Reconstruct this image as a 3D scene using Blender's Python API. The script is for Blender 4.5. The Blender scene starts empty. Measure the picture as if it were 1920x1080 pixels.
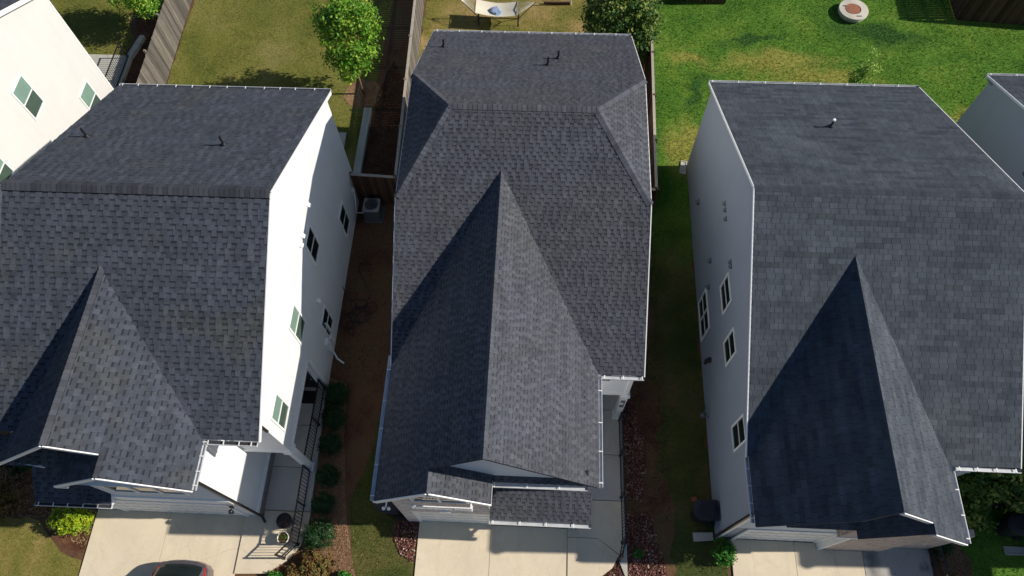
import bpy, math, random
import numpy as np
from mathutils import Vector, Matrix
R = math.radians

# ------------------------------------------------------------------ camera
scene = bpy.context.scene
col = scene.collection
cam_d = bpy.data.cameras.new("camera")
cam = bpy.data.objects.new("camera", cam_d)
col.objects.link(cam)
_pitch, _roll, _yaw = 0.465, -0.032, -0.074
cp, sp, cr, sr, cy, sy = (math.cos(_pitch), math.sin(_pitch), math.cos(_roll), math.sin(_roll), math.cos(_yaw), math.sin(_yaw))
a_ = Vector((cy, -sy, 0)); b_ = Vector((sy * cp, cy * cp, sp))
right = cr * a_ + sr * b_
upv = -sr * a_ + cr * b_
back = -Vector((sy * sp, cy * sp, -cp))
m = Matrix((right, upv, back)).transposed().to_4x4()
m.translation = (0, 0, 25)
cam.matrix_world = m
cam_d.sensor_width = 36
cam_d.lens = 36 * 1359.5 / 1920
cam_d.clip_start = 0.1
cam_d.clip_end = 1000
scene.camera = cam

# ------------------------------------------------------------------ light
SUN = Vector((1.0, 0.045, 0.72)).normalized()
EL = math.asin(SUN.z)
w = bpy.data.worlds.new("World"); scene.world = w; w.use_nodes = True
nt = w.node_tree; bg = nt.nodes["Background"]
sky = nt.nodes.new("ShaderNodeTexSky"); sky.sky_type = 'NISHITA'; sky.sun_disc = False
sky.sun_elevation = EL; sky.sun_rotation = math.atan2(SUN.x, SUN.y)
sky.air_density = 1.0; sky.dust_density = 0.3; sky.ozone_density = 3.5
nt.links.new(sky.outputs[0], bg.inputs[0]); bg.inputs[1].default_value = 0.08
ld = bpy.data.lights.new("sun", 'SUN'); ld.energy = 5.0; ld.angle = R(0.6); ld.color = (1.0, 0.94, 0.85)
lo = bpy.data.objects.new("sun", ld); col.objects.link(lo)
lo.rotation_euler = SUN.to_track_quat('Z', 'Y').to_euler()
vs = scene.view_settings
vs.view_transform = 'Standard'; vs.look = 'None'; vs.gamma = 1; vs.use_curve_mapping = False
vs.exposure = 0.08
scene.cycles.max_bounces = 6

# ------------------------------------------------------------------ materials
def S(r, g, b):
    f = lambda c: (c / 255 / 12.92) if c / 255 <= 0.04045 else ((c / 255 + 0.055) / 1.055) ** 2.4
    return (f(r), f(g), f(b))

class NT:
    def __init__(s, name):
        s.m = bpy.data.materials.new(name); s.m.use_nodes = True
        s.n = s.m.node_tree.nodes; s.l = s.m.node_tree.links
        s.b = s.n["Principled BSDF"]
    def new(s, t, **k):
        x = s.n.new(t)
        for a, v in k.items(): setattr(x, a, v)
        return x
    def link(s, a, b): s.l.new(a, b)
    def coord(s, scale=(1, 1, 1), rot=(0, 0, 0)):
        g = s.new("ShaderNodeNewGeometry"); mp = s.new("ShaderNodeMapping")
        mp.inputs['Scale'].default_value = scale; mp.inputs['Rotation'].default_value = rot
        s.link(g.outputs['Position'], mp.inputs[0]); return mp.outputs[0]
    def noise(s, scale, detail=4, rough=0.6, co=None, dist=0):
        x = s.new("ShaderNodeTexNoise"); x.inputs['Scale'].default_value = scale
        x.inputs['Detail'].default_value = detail; x.inputs['Roughness'].default_value = rough
        x.inputs['Distortion'].default_value = dist
        s.link(co if co is not None else s.coord(), x.inputs['Vector']); return x.outputs['Fac']
    def ramp(s, fac, stops):
        r = s.new("ShaderNodeValToRGB"); e = r.color_ramp.elements
        while len(e) < len(stops): e.new(0.5)
        for i, (p, c) in enumerate(stops):
            e[i].position = p; e[i].color = (*c, 1) if len(c) == 3 else c
        s.link(fac, r.inputs[0]); return r.outputs[0]
    def mix(s, a, b, fac=0.5, mode='MIX'):
        x = s.new("ShaderNodeMix"); x.data_type = 'RGBA'; x.blend_type = mode
        for i, v in ((0, fac), (6, a), (7, b)):
            if hasattr(v, 'node'): s.link(v, x.inputs[i])
            elif i == 0: x.inputs[0].default_value = v
            else: x.inputs[i].default_value = (*v, 1)
        return x.outputs[2]
    def bump(s, h, strength=0.3, dist=0.01):
        x = s.new("ShaderNodeBump"); x.inputs['Strength'].default_value = strength
        x.inputs['Distance'].default_value = dist; s.link(h, x.inputs['Height'])
        s.link(x.outputs[0], s.b.inputs['Normal']); return x
    def out(s, color, rough=0.7, metal=0.0, spec=None):
        if hasattr(color, 'node'): s.link(color, s.b.inputs['Base Color'])
        else: s.b.inputs['Base Color'].default_value = (*color, 1)
        s.b.inputs['Roughness'].default_value = rough; s.b.inputs['Metallic'].default_value = metal
        if spec is not None: s.b.inputs['Specular IOR Level'].default_value = spec
        return s.m

def plain(name, c, rough=0.6, metal=0.0, var=0.12, scale=6.0, spec=None, bump=0):
    t = NT(name); n = t.noise(scale, 5)
    lo_ = tuple(x * (1 - var) for x in c); hi = tuple(min(1, x * (1 + var)) for x in c)
    k = t.ramp(n, [(0.3, lo_), (0.7, hi)])
    if bump: t.bump(t.noise(scale * 8, 3), bump, 0.01)
    return t.out(k, rough, metal, spec)

def siding(name, c, lap=0.16, st=0.5):
    t = NT(name); g = t.new("ShaderNodeNewGeometry"); sx = t.new("ShaderNodeSeparateXYZ")
    t.link(g.outputs['Position'], sx.inputs[0])
    d = t.new("ShaderNodeMath", operation='DIVIDE'); t.link(sx.outputs[2], d.inputs[0]); d.inputs[1].default_value = lap
    fr = t.new("ShaderNodeMath", operation='FRACT'); t.link(d.outputs[0], fr.inputs[0])
    inv = t.new("ShaderNodeMath", operation='SUBTRACT'); inv.inputs[0].default_value = 1; t.link(fr.outputs[0], inv.inputs[1])
    t.bump(inv.outputs[0], st, 0.012)
    n = t.noise(0.8, 6, 0.65); streak = t.noise(3.0, 4, 0.6, t.coord((1, 1, 0.12)))
    k = t.ramp(n, [(0.25, tuple(x * 0.92 for x in c)), (0.75, c)])
    k = t.mix(k, tuple(x * 0.86 for x in c), t.ramp(streak, [(0.5, (0, 0, 0)), (0.8, (0.45, 0.45, 0.45))]))
    return t.out(k, 0.65)

def attr(t, name='tint'):
    a = t.new("ShaderNodeAttribute"); a.attribute_name = name; return a.outputs['Fac']

def shingle_mat(name, c, c2, moss, gain=1.0):
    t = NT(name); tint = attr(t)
    big = t.noise(0.45, 5, 0.6); k = t.ramp(big, [(0.3, c), (0.52, c2), (0.72, moss)])
    mid = t.noise(2.6, 6, 0.7, dist=.8); k = t.mix(k, t.ramp(mid, [(0.30, (0.80, 0.81, 0.83)), (0.70, (1.18, 1.17, 1.15))]), 1.0, 'MULTIPLY')
    stk = t.noise(1.0, 4, 0.6, t.coord((5.0, .35, .35))); k = t.mix(k, t.ramp(stk, [(0.35, (0.90, 0.90, 0.90)), (0.65, (1.09, 1.09, 1.08))]), 1.0, 'MULTIPLY')
    grit = t.noise(90, 3, 0.75); gr = t.ramp(grit, [(0.25, (0.6, 0.6, 0.6)), (0.75, (1.38, 1.38, 1.38))])
    k = t.mix(k, gr, 1.0, 'MULTIPLY')
    k = t.mix(k, (gain, gain, gain), 1.0, 'MULTIPLY')
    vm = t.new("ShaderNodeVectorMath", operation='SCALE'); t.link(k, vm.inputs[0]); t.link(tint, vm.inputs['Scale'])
    t.bump(grit, 0.3, 0.003)
    return t.out(vm.outputs[0], 0.9, spec=0.15)

def tintmat(name, stops, rough=0.7, spec=0.3, trans=0.0, nscale=None):
    """colour picked per leaf / blade / stone by its own random number"""
    t = NT(name); tint = attr(t); k = t.ramp(tint, stops)
    if nscale:
        k = t.mix(k, t.ramp(t.noise(nscale, 4), [(0.3, (0.55, 0.55, 0.55)), (0.7, (1.3, 1.3, 1.3))]), 1.0, 'MULTIPLY')
    m_ = t.out(k, rough, spec=spec)
    if trans:
        tr = t.new("ShaderNodeBsdfTranslucent"); t.link(k, tr.inputs[0])
        mx = t.new("ShaderNodeMixShader"); mx.inputs[0].default_value = trans
        o_ = t.n["Material Output"]; t.link(t.b.outputs[0], mx.inputs[1]); t.link(tr.outputs[0], mx.inputs[2])
        t.link(mx.outputs[0], o_.inputs[0])
    return m_

def ground_mat(name, stops, s1=0.5, s2=14, bump=0.6, fine=60):
    t = NT(name); big = t.noise(s1, 6, 0.65, dist=0.4); mid = t.noise(s2, 5, 0.7)
    a = t.new("ShaderNodeMath", operation='MULTIPLY_ADD'); t.link(mid, a.inputs[0]); a.inputs[1].default_value = 0.45
    sb = t.new("ShaderNodeMath", operation='SUBTRACT'); t.link(big, sb.inputs[0]); sb.inputs[1].default_value = 0.225
    t.link(sb.outputs[0], a.inputs[2])
    k = t.ramp(a.outputs[0], stops)
    f = t.noise(fine, 4, 0.7); k = t.mix(k, t.ramp(f, [(0.3, (0.6, 0.6, 0.6)), (0.7, (1.35, 1.35, 1.35))]), 1.0, 'MULTIPLY')
    t.bump(f, bump, 0.03)
    return t.out(k, 0.95, spec=0.1)

def concrete(name, c, stain=0.25, spots=(), crack=True):
    t = NT(name); n = t.noise(0.6, 7, 0.62, dist=0.6)
    k = t.ramp(n, [(0.3, tuple(x * (1 - stain) for x in c)), (0.6, c)])
    dirt = t.noise(2.2, 6, 0.75, dist=1.0); k = t.mix(k, tuple(x * y for x, y in zip(c, (.78, .74, .68))), t.ramp(dirt, [(0.52, (0, 0, 0)), (0.74, (.55, .55, .55))]))
    trk = t.noise(1.0, 5, 0.6, t.coord((3.2, .18, 1))); k = t.mix(k, tuple(x * .8 for x in c), t.ramp(trk, [(0.54, (0, 0, 0)), (0.72, (.45, .45, .45))]))
    if crack:
        vo = t.new("ShaderNodeTexVoronoi", feature='DISTANCE_TO_EDGE'); vo.inputs['Scale'].default_value = .42; dv = t.new("ShaderNodeVectorMath", operation='MULTIPLY_ADD')
        dn = t.new("ShaderNodeTexNoise"); dn.inputs['Scale'].default_value = 3; dn.inputs['Detail'].default_value = 6; t.link(t.coord(), dn.inputs['Vector']); t.link(dn.outputs['Color'], dv.inputs[0]); dv.inputs[1].default_value = (.35, .35, 0)
        t.link(t.coord(), dv.inputs[2]); t.link(dv.outputs[0], vo.inputs['Vector']); k = t.mix(k, tuple(x * .55 for x in c), t.ramp(vo.outputs['Distance'], [(0.0, (.55, .55, .55)), (0.004, (0, 0, 0))]))
    for x, y, rx, ry in spots:
        dn = t.new("ShaderNodeTexNoise"); dn.inputs['Scale'].default_value = 4; dn.inputs['Detail'].default_value = 6; t.link(t.coord(), dn.inputs['Vector'])
        a = t.new("ShaderNodeVectorMath", operation='MULTIPLY_ADD'); t.link(dn.outputs['Color'], a.inputs[0]); a.inputs[1].default_value = (.5, .5, 0); t.link(t.coord(), a.inputs[2])
        mp = t.new("ShaderNodeMapping"); mp.vector_type = 'TEXTURE'; mp.inputs['Location'].default_value = (x + .25, y + .25, 0); mp.inputs['Scale'].default_value = (rx, ry, 1000); t.link(a.outputs[0], mp.inputs[0])
        l = t.new("ShaderNodeVectorMath", operation='LENGTH'); t.link(mp.outputs[0], l.inputs[0]); k = t.mix(k, tuple(x2 * .3 for x2 in c), t.ramp(l.outputs['Value'], [(.2, (.75, .75, .75)), (1.0, (0, 0, 0))]))
    f = t.noise(70, 3, 0.7); k = t.mix(k, t.ramp(f, [(0.3, (0.9, 0.9, 0.9)), (0.7, (1.07, 1.07, 1.07))]), 1.0, 'MULTIPLY')
    sp_ = t.noise(9, 2, 0.5); k = t.mix(k, tuple(x * 0.6 for x in c), t.ramp(sp_, [(0.70, (0, 0, 0)), (0.78, (0.5, 0.5, 0.5))]))
    t.bump(f, 0.15, 0.004); return t.out(k, 0.85, spec=0.2)

M = {}
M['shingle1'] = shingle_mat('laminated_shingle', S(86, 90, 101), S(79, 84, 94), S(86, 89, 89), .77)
M['shingle2'] = shingle_mat('laminated_shingle_grey', S(90, 93, 102), S(87, 89, 96), S(92, 93, 97), .80)
M['shingle3'] = shingle_mat('flat_shingle', S(86, 91, 100), S(78, 84, 93), S(92, 98, 104), .78)
M['cap'] = shingle_mat('ridge_cap_shingle', S(66, 68, 74), S(60, 63, 69), S(68, 70, 74))
M['white1'] = siding('white_siding', S(224, 226, 227), 0.18, 0.35)
M['white0'] = siding('cream_siding', S(218, 216, 211), 0.18, 0.3)
M['grey3'] = siding('pale_grey_lap_siding', S(150, 158, 170), 0.15, 0.55)
M['grey4'] = siding('pale_grey_siding', S(176, 180, 184), 0.15, 0.5)
M['shade_blue'] = siding('shade_blue_siding', S(196, 208, 216), 0.18, 0.2)  # front walls: the bluish cast of shade is put into the siding colour
M['trim'] = plain('white_trim', S(235, 235, 232), 0.5, var=0.05)
M['gutter'] = plain('gutter_aluminium', S(196, 198, 200), 0.45, 0.1, var=0.15, scale=3)
M['gutter_dirt'] = plain('gutter_dirt', S(52, 50, 50), 0.8, var=0.4, scale=9)
M['dark_metal'] = plain('dark_bronze_metal', S(46, 42, 42), 0.45, 0.3, var=0.2)
M['pipe_black'] = plain('black_vent_pipe', S(26, 27, 32), 0.6)
M['glass_up'] = plain('blind_behind_glass', S(122, 150, 136), 0.08, var=0.08, scale=1.5)
M['glass_dn'] = plain('insect_screen_glass', S(70, 88, 78), 0.2, var=0.15, scale=2)
M['glass_dark'] = plain('dark_window_glass', S(24, 34, 34), 0.06, var=0.2, scale=2)
M['door'] = plain('garage_door_paint', S(225, 226, 222), 0.5, var=0.06)
M['concrete'] = concrete('driveway_concrete', S(222, 207, 180), .14)
M['concrete_porch'] = concrete('porch_concrete', S(196, 190, 180), 0.15)
M['concrete_stain'] = concrete('stained_concrete', S(182, 178, 170), 0.15, spots=((11.12, 2.9, .28, .8), (11.0, 3.3, .3, .25), (12.75, 3.0, .2, .25)))
M['concrete_grey'] = concrete('grey_concrete', S(186, 183, 172), 0.3)
M['edge'] = plain('slab_joint_dirt', S(70, 60, 52), 0.95, var=0.3)
M['wood'] = plain('weathered_fence_wood', S(140, 130, 118), 0.85, var=0.35, scale=7)
M['wood_brown'] = plain('brown_fence_wood', S(104, 78, 60), 0.85, var=0.35, scale=7)
M['wood_cap'] = plain('pale_fence_cap', S(166, 156, 142), 0.8, var=0.18, scale=9)
M['bark'] = plain('young_bark', S(150, 122, 88), 0.9, var=0.3, scale=20)
M['black_plastic'] = plain('black_plastic', S(33, 33, 38), 0.5)
M['grey_plastic'] = plain('grey_plastic', S(92, 95, 98), 0.5)
M['cream'] = plain('cream_canvas', S(214, 206, 184), 0.9, var=0.1, scale=20)
M['mat'] = plain('brown_doormat', S(40, 30, 26), 0.95, var=0.4, scale=40)

def brick_mat(name, c1, c2, mortar):
    t = NT(name)
    g = t.new("ShaderNodeNewGeometry"); sx = t.new("ShaderNodeSeparateXYZ"); t.link(g.outputs['Position'], sx.inputs[0])
    ad = t.new("ShaderNodeMath", operation='ADD'); t.link(sx.outputs[0], ad.inputs[0]); t.link(sx.outputs[1], ad.inputs[1])
    cb = t.new("ShaderNodeCombineXYZ"); t.link(ad.outputs[0], cb.inputs[0]); t.link(sx.outputs[2], cb.inputs[1])
    b = t.new("ShaderNodeTexBrick"); b.inputs['Scale'].default_value = 1
    b.inputs['Brick Width'].default_value = 0.22; b.inputs['Row Height'].default_value = 0.075
    b.inputs['Mortar Size'].default_value = 0.008
    b.inputs['Color1'].default_value = (*c1, 1); b.inputs['Color2'].default_value = (*c2, 1); b.inputs['Mortar'].default_value = (*mortar, 1)
    t.link(cb.outputs[0], b.inputs['Vector'])
    k = t.mix(b.outputs['Color'], t.ramp(t.noise(12, 4), [(0.3, (0.7, 0.7, 0.7)), (0.7, (1.2, 1.2, 1.2))]), 1, 'MULTIPLY')
    t.bump(b.outputs['Fac'], -0.5, 0.01)
    return t.out(k, 0.9)
M['brick_white'] = brick_mat('whitewashed_brick', S(206, 198, 196), S(160, 150, 150), S(215, 210, 206))
M['brick_grey'] = brick_mat('grey_brick', S(126, 118, 112), S(86, 80, 78), S(168, 162, 154))
M['brick_tan'] = brick_mat('tan_brick', S(190, 172, 160), S(150, 130, 122), S(206, 196, 184))

M['ground'] = ground_mat('ground_soil', [(0.32, S(78, 54, 42)), (0.5, S(108, 80, 60)), (0.68, S(96, 88, 58))])
M['soil'] = ground_mat('bare_soil', [(0.3, S(70, 46, 34)), (0.5, S(96, 68, 48)), (0.75, S(90, 76, 50))], 0.8)
M['mulch'] = ground_mat('mulch', [(0.3, S(116, 86, 64)), (0.5, S(144, 110, 82)), (0.75, S(162, 130, 100))], 0.8, 20, 0.8)
M['mulch_dark'] = ground_mat('dark_mulch', [(0.3, S(74, 48, 36)), (0.5, S(102, 68, 50)), (0.75, S(128, 96, 72))], 1.2, 20, 0.8)
M['lawn_olive'] = ground_mat('olive_lawn', [(0.25, S(86, 96, 42)), (0.5, S(114, 114, 55)), (0.75, S(138, 130, 80))], 0.35, 9)
M['lawn_dry'] = ground_mat('dry_lawn', [(0.28, S(92, 100, 44)), (0.48, S(128, 120, 62)), (0.7, S(168, 142, 98))], 0.45, 9)
M['lawn_shade'] = ground_mat('side_lawn', [(0.3, S(62, 74, 34)), (0.5, S(84, 88, 44)), (0.72, S(108, 96, 60))], 0.6, 9)  # side strips: base colour kept darker to deepen their shade
def lawn_green():
    t = NT('green_lawn'); big = t.noise(0.35, 6, 0.65, dist=0.5); mid = t.noise(6, 5, 0.7)
    dn = t.new("ShaderNodeTexNoise"); dn.inputs['Scale'].default_value = 0.8; dn.inputs['Detail'].default_value = 4; t.link(t.coord(), dn.inputs['Vector'])
    def blob(x, y, rx, ry, rot=0, lo_=.35, hi=1.15):
        """soft mask for a worn, dark green or shade-dulled patch around (x, y)"""
        g = t.new("ShaderNodeNewGeometry"); a = t.new("ShaderNodeVectorMath", operation='MULTIPLY_ADD'); t.link(dn.outputs['Color'], a.inputs[0]); a.inputs[1].default_value = (2.2, 2.2, 0); t.link(g.outputs['Position'], a.inputs[2])
        mp = t.new("ShaderNodeMapping"); mp.vector_type = 'TEXTURE'; mp.inputs['Location'].default_value = (x + 1.1, y + 1.1, 0); mp.inputs['Rotation'].default_value = (0, 0, R(rot)); mp.inputs['Scale'].default_value = (rx, ry, 1000); t.link(a.outputs[0], mp.inputs[0])
        l = t.new("ShaderNodeVectorMath", operation='LENGTH'); t.link(mp.outputs[0], l.inputs[0]); return t.ramp(l.outputs['Value'], [(lo_, (1, 1, 1)), (min(hi, 1.0), (0, 0, 0))])
    a = t.new("ShaderNodeMath", operation='MULTIPLY_ADD'); t.link(mid, a.inputs[0]); a.inputs[1].default_value = .4; sb = t.new("ShaderNodeMath", operation='SUBTRACT'); t.link(big, sb.inputs[0]); sb.inputs[1].default_value = .2; t.link(sb.outputs[0], a.inputs[2])
    k = t.ramp(a.outputs[0], [(.3, S(66, 104, 38)), (.5, S(86, 122, 44)), (.7, S(112, 134, 54))])
    for b_ in YELLOW: k = t.mix(k, t.ramp(mid, [(.35, S(122, 132, 52)), (.65, S(150, 142, 78))]), blob(*b_))
    for b_ in DARKG: k = t.mix(k, S(56, 90, 40), blob(*b_))
    k = t.mix(k, t.ramp(a.outputs[0], [(.32, S(56, 68, 34)), (.5, S(74, 80, 42)), (.66, S(100, 88, 56))]), blob(5.2, 5.0, 3.2, 11.5, 0, .72, .98))  # passage grass: duller and browner, with its shade darkened into the colour
    f = t.noise(60, 4, .7); k = t.mix(k, t.ramp(f, [(.3, (.66, .66, .66)), (.7, (1.45, 1.45, 1.42))]), 1.0, 'MULTIPLY'); t.bump(f, .6, .03)
    return t.out(k, .95, spec=.1)
YELLOW = [(10.5, 24.4, 3.6, .9, 4), (6.4, 24.6, 1.1, .7, 10), (6.2, 19.6, 1.2, 1.9, 0), (18.6, 21.3, 2.3, 1.0, 20), (12.5, 23.4, 3.0, .8, 0)]
DARKG = [(6.9, 22.6, 1.7, .35, 48), (9.6, 25.6, 2.2, .35, 14), (15.5, 26.2, 3.0, .8, -10)]
M['lawn_green'] = lawn_green()
M['under'] = plain('roof_edge_felt', S(44, 45, 50), 0.9)

# ------------------------------------------------------------------ mesh helpers
class MB:
    def __init__(s): s.v = []; s.f = []; s.mi = []; s.t = []
    def face(s, pts, mi=0, t=1.0):
        i = len(s.v); s.v += [tuple(p) for p in pts]; s.f.append(tuple(range(i, i + len(pts)))); s.mi.append(mi); s.t.append(t)
    def box(s, x0, x1, y0, y1, z0, z1, mi=0, t=1.0):
        i = len(s.v)
        s.v += [(x0, y0, z0), (x1, y0, z0), (x1, y1, z0), (x0, y1, z0), (x0, y0, z1), (x1, y0, z1), (x1, y1, z1), (x0, y1, z1)]
        for q in ((3, 2, 1, 0), (4, 5, 6, 7), (0, 1, 5, 4), (1, 2, 6, 5), (2, 3, 7, 6), (3, 0, 4, 7)):
            s.f.append(tuple(i + k for k in q)); s.mi.append(mi); s.t.append(t)
        return s
    def bar(s, p, q, w_, h_, mi=0, up=(0, 0, 1), t=1.0):
        p = Vector(p); q = Vector(q); d = (q - p).normalized(); up = Vector(up)
        if abs(d.dot(up)) > 0.99: up = Vector((0, 1, 0))
        sd = d.cross(up).normalized() * (w_ / 2); u2 = sd.normalized().cross(d).normalized() * (h_ / 2)
        i = len(s.v)
        for c in (p, q):
            for a, b in ((-1, -1), (1, -1), (1, 1), (-1, 1)): s.v.append(tuple(c + sd * a + u2 * b))
        for k in ((3, 2, 1, 0), (4, 5, 6, 7), (0, 1, 5, 4), (1, 2, 6, 5), (2, 3, 7, 6), (3, 0, 4, 7)):
            s.f.append(tuple(i + j for j in k)); s.mi.append(mi); s.t.append(t)
        return s
    def tube(s, pts, rad, n=8, mi=0, cap=True, t=1.0):
        pts = [Vector(p) for p in pts]
        if not hasattr(rad, '__len__'): rad = [rad] * len(pts)
        i0 = len(s.v); ref = None
        for k, p in enumerate(pts):
            d = (pts[min(k + 1, len(pts) - 1)] - pts[max(k - 1, 0)]).normalized()
            if ref is None: ref = d.orthogonal().normalized()
            ref = (ref - d * ref.dot(d))
            if ref.length < 1e-4: ref = d.orthogonal()
            ref.normalize(); b = d.cross(ref)
            for j in range(n):
                a = 2 * math.pi * j / n
                s.v.append(tuple(p + (ref * math.cos(a) + b * math.sin(a)) * rad[k]))
        for k in range(len(pts) - 1):
            for j in range(n):
                a = i0 + k * n + j; b2 = i0 + k * n + (j + 1) % n
                s.f.append((a, b2, b2 + n, a + n)); s.mi.append(mi); s.t.append(t)
        if cap:
            s.f.append(tuple(i0 + j for j in reversed(range(n)))); s.mi.append(mi); s.t.append(t)
            e = i0 + (len(pts) - 1) * n
            s.f.append(tuple(e + j for j in range(n))); s.mi.append(mi); s.t.append(t)
        return s
    def lathe(s, c, prof, n=24, mi=0, t=1.0):
        i0 = len(s.v); c = Vector(c)
        for r, z in prof:
            for j in range(n):
                a = 2 * math.pi * j / n; s.v.append((c.x + r * math.cos(a), c.y + r * math.sin(a), c.z + z))
        for k in range(len(prof) - 1):
            for j in range(n):
                a = i0 + k * n + j; b = i0 + k * n + (j + 1) % n
                s.f.append((a, b, b + n, a + n)); s.mi.append(mi); s.t.append(t)
        return s
    def prism(s, poly, off, mi=0, t=1.0):
        """closed prism: polygon (3D, planar) extruded by vector off"""
        off = Vector(off); A = [Vector(p) for p in poly]; B = [p + off for p in A]
        nrm = Vector((0, 0, 0))
        for k in range(len(A)): nrm += A[k].cross(A[(k + 1) % len(A)])
        if nrm.dot(off) > 0: A, B = B, A
        s.face(A, mi, t); s.face(list(reversed(B)), mi, t)
        for k in range(len(A)):
            j = (k + 1) % len(A); s.face([A[k], B[k], B[j], A[j]], mi, t)
        return s
    def build(s, name, mats, parent=None, smooth=False, label=None):
        if not isinstance(mats, (list, tuple)): mats = [mats]
        off = Vector((0, 0, 0)); q = parent
        while q is not None: off += Vector(q.location); q = q.parent
        me = bpy.data.meshes.new(name)
        vv = [(x - off.x, y - off.y, z - off.z) for x, y, z in s.v] if off.length else s.v
        me.from_pydata(vv, [], s.f)
        for m_ in mats: me.materials.append(m_)
        me.polygons.foreach_set('material_index', s.mi)
        if smooth: me.polygons.foreach_set('use_smooth', [True] * len(s.f))
        at = me.attributes.new('tint', 'FLOAT', 'FACE'); at.data.foreach_set('value', s.t)
        me.update()
        o = bpy.data.objects.new(name, me); col.objects.link(o)
        if parent is not None: o.parent = parent
        if label: o['label'] = label
        return o

def build_boxes(mb, name, mat, parent):
    """every box of the builder becomes a part of its own"""
    for i in range(len(mb.v) // 8):
        q = MB(); q.v = mb.v[i * 8:i * 8 + 8]; q.f = [tuple(k - i * 8 for k in f) for f in mb.f[i * 6:i * 6 + 6]]; q.mi = [0] * 6; q.t = [1.0] * 6
        q.build(name, mat, parent)
def build_faces(mb, name, mat, parent):
    for i in range(len(mb.v) // 4):
        q = MB(); q.face(mb.v[i * 4:i * 4 + 4]); q.build(name, mat, parent)

def thing(name, loc, label, cat, group=None):
    o = bpy.data.objects.new(name, None); col.objects.link(o); o.location = loc; o.empty_display_size = 0.2
    o['label'] = label; o['category'] = cat
    if group: o['group'] = group
    return o
def tag(o, label, cat, group=None, kind=None):
    o['label'] = label; o['category'] = cat
    if group: o['group'] = group
    if kind: o['kind'] = kind
    return o
def struct(name, mb, mats):
    o = mb.build(name, mats); o['kind'] = 'structure'; return o

# ---- shingles -------------------------------------------------------------
def clip2(poly, A, B):
    """Sutherland-Hodgman: keep left of A->B ; poly points (u,v,h)"""
    out = []; ax, ay = A; dx, dy = B[0] - ax, B[1] - ay
    d = [dx * (p[1] - ay) - dy * (p[0] - ax) for p in poly]
    n = len(poly)
    for i in range(n):
        j = (i + 1) % n
        if d[i] >= 0: out.append(poly[i])
        if (d[i] >= 0) != (d[j] >= 0):
            t = d[i] / (d[i] - d[j]); p, q = poly[i], poly[j]
            out.append(tuple(p[k] + (q[k] - p[k]) * t for k in range(3)))
    return out

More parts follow.
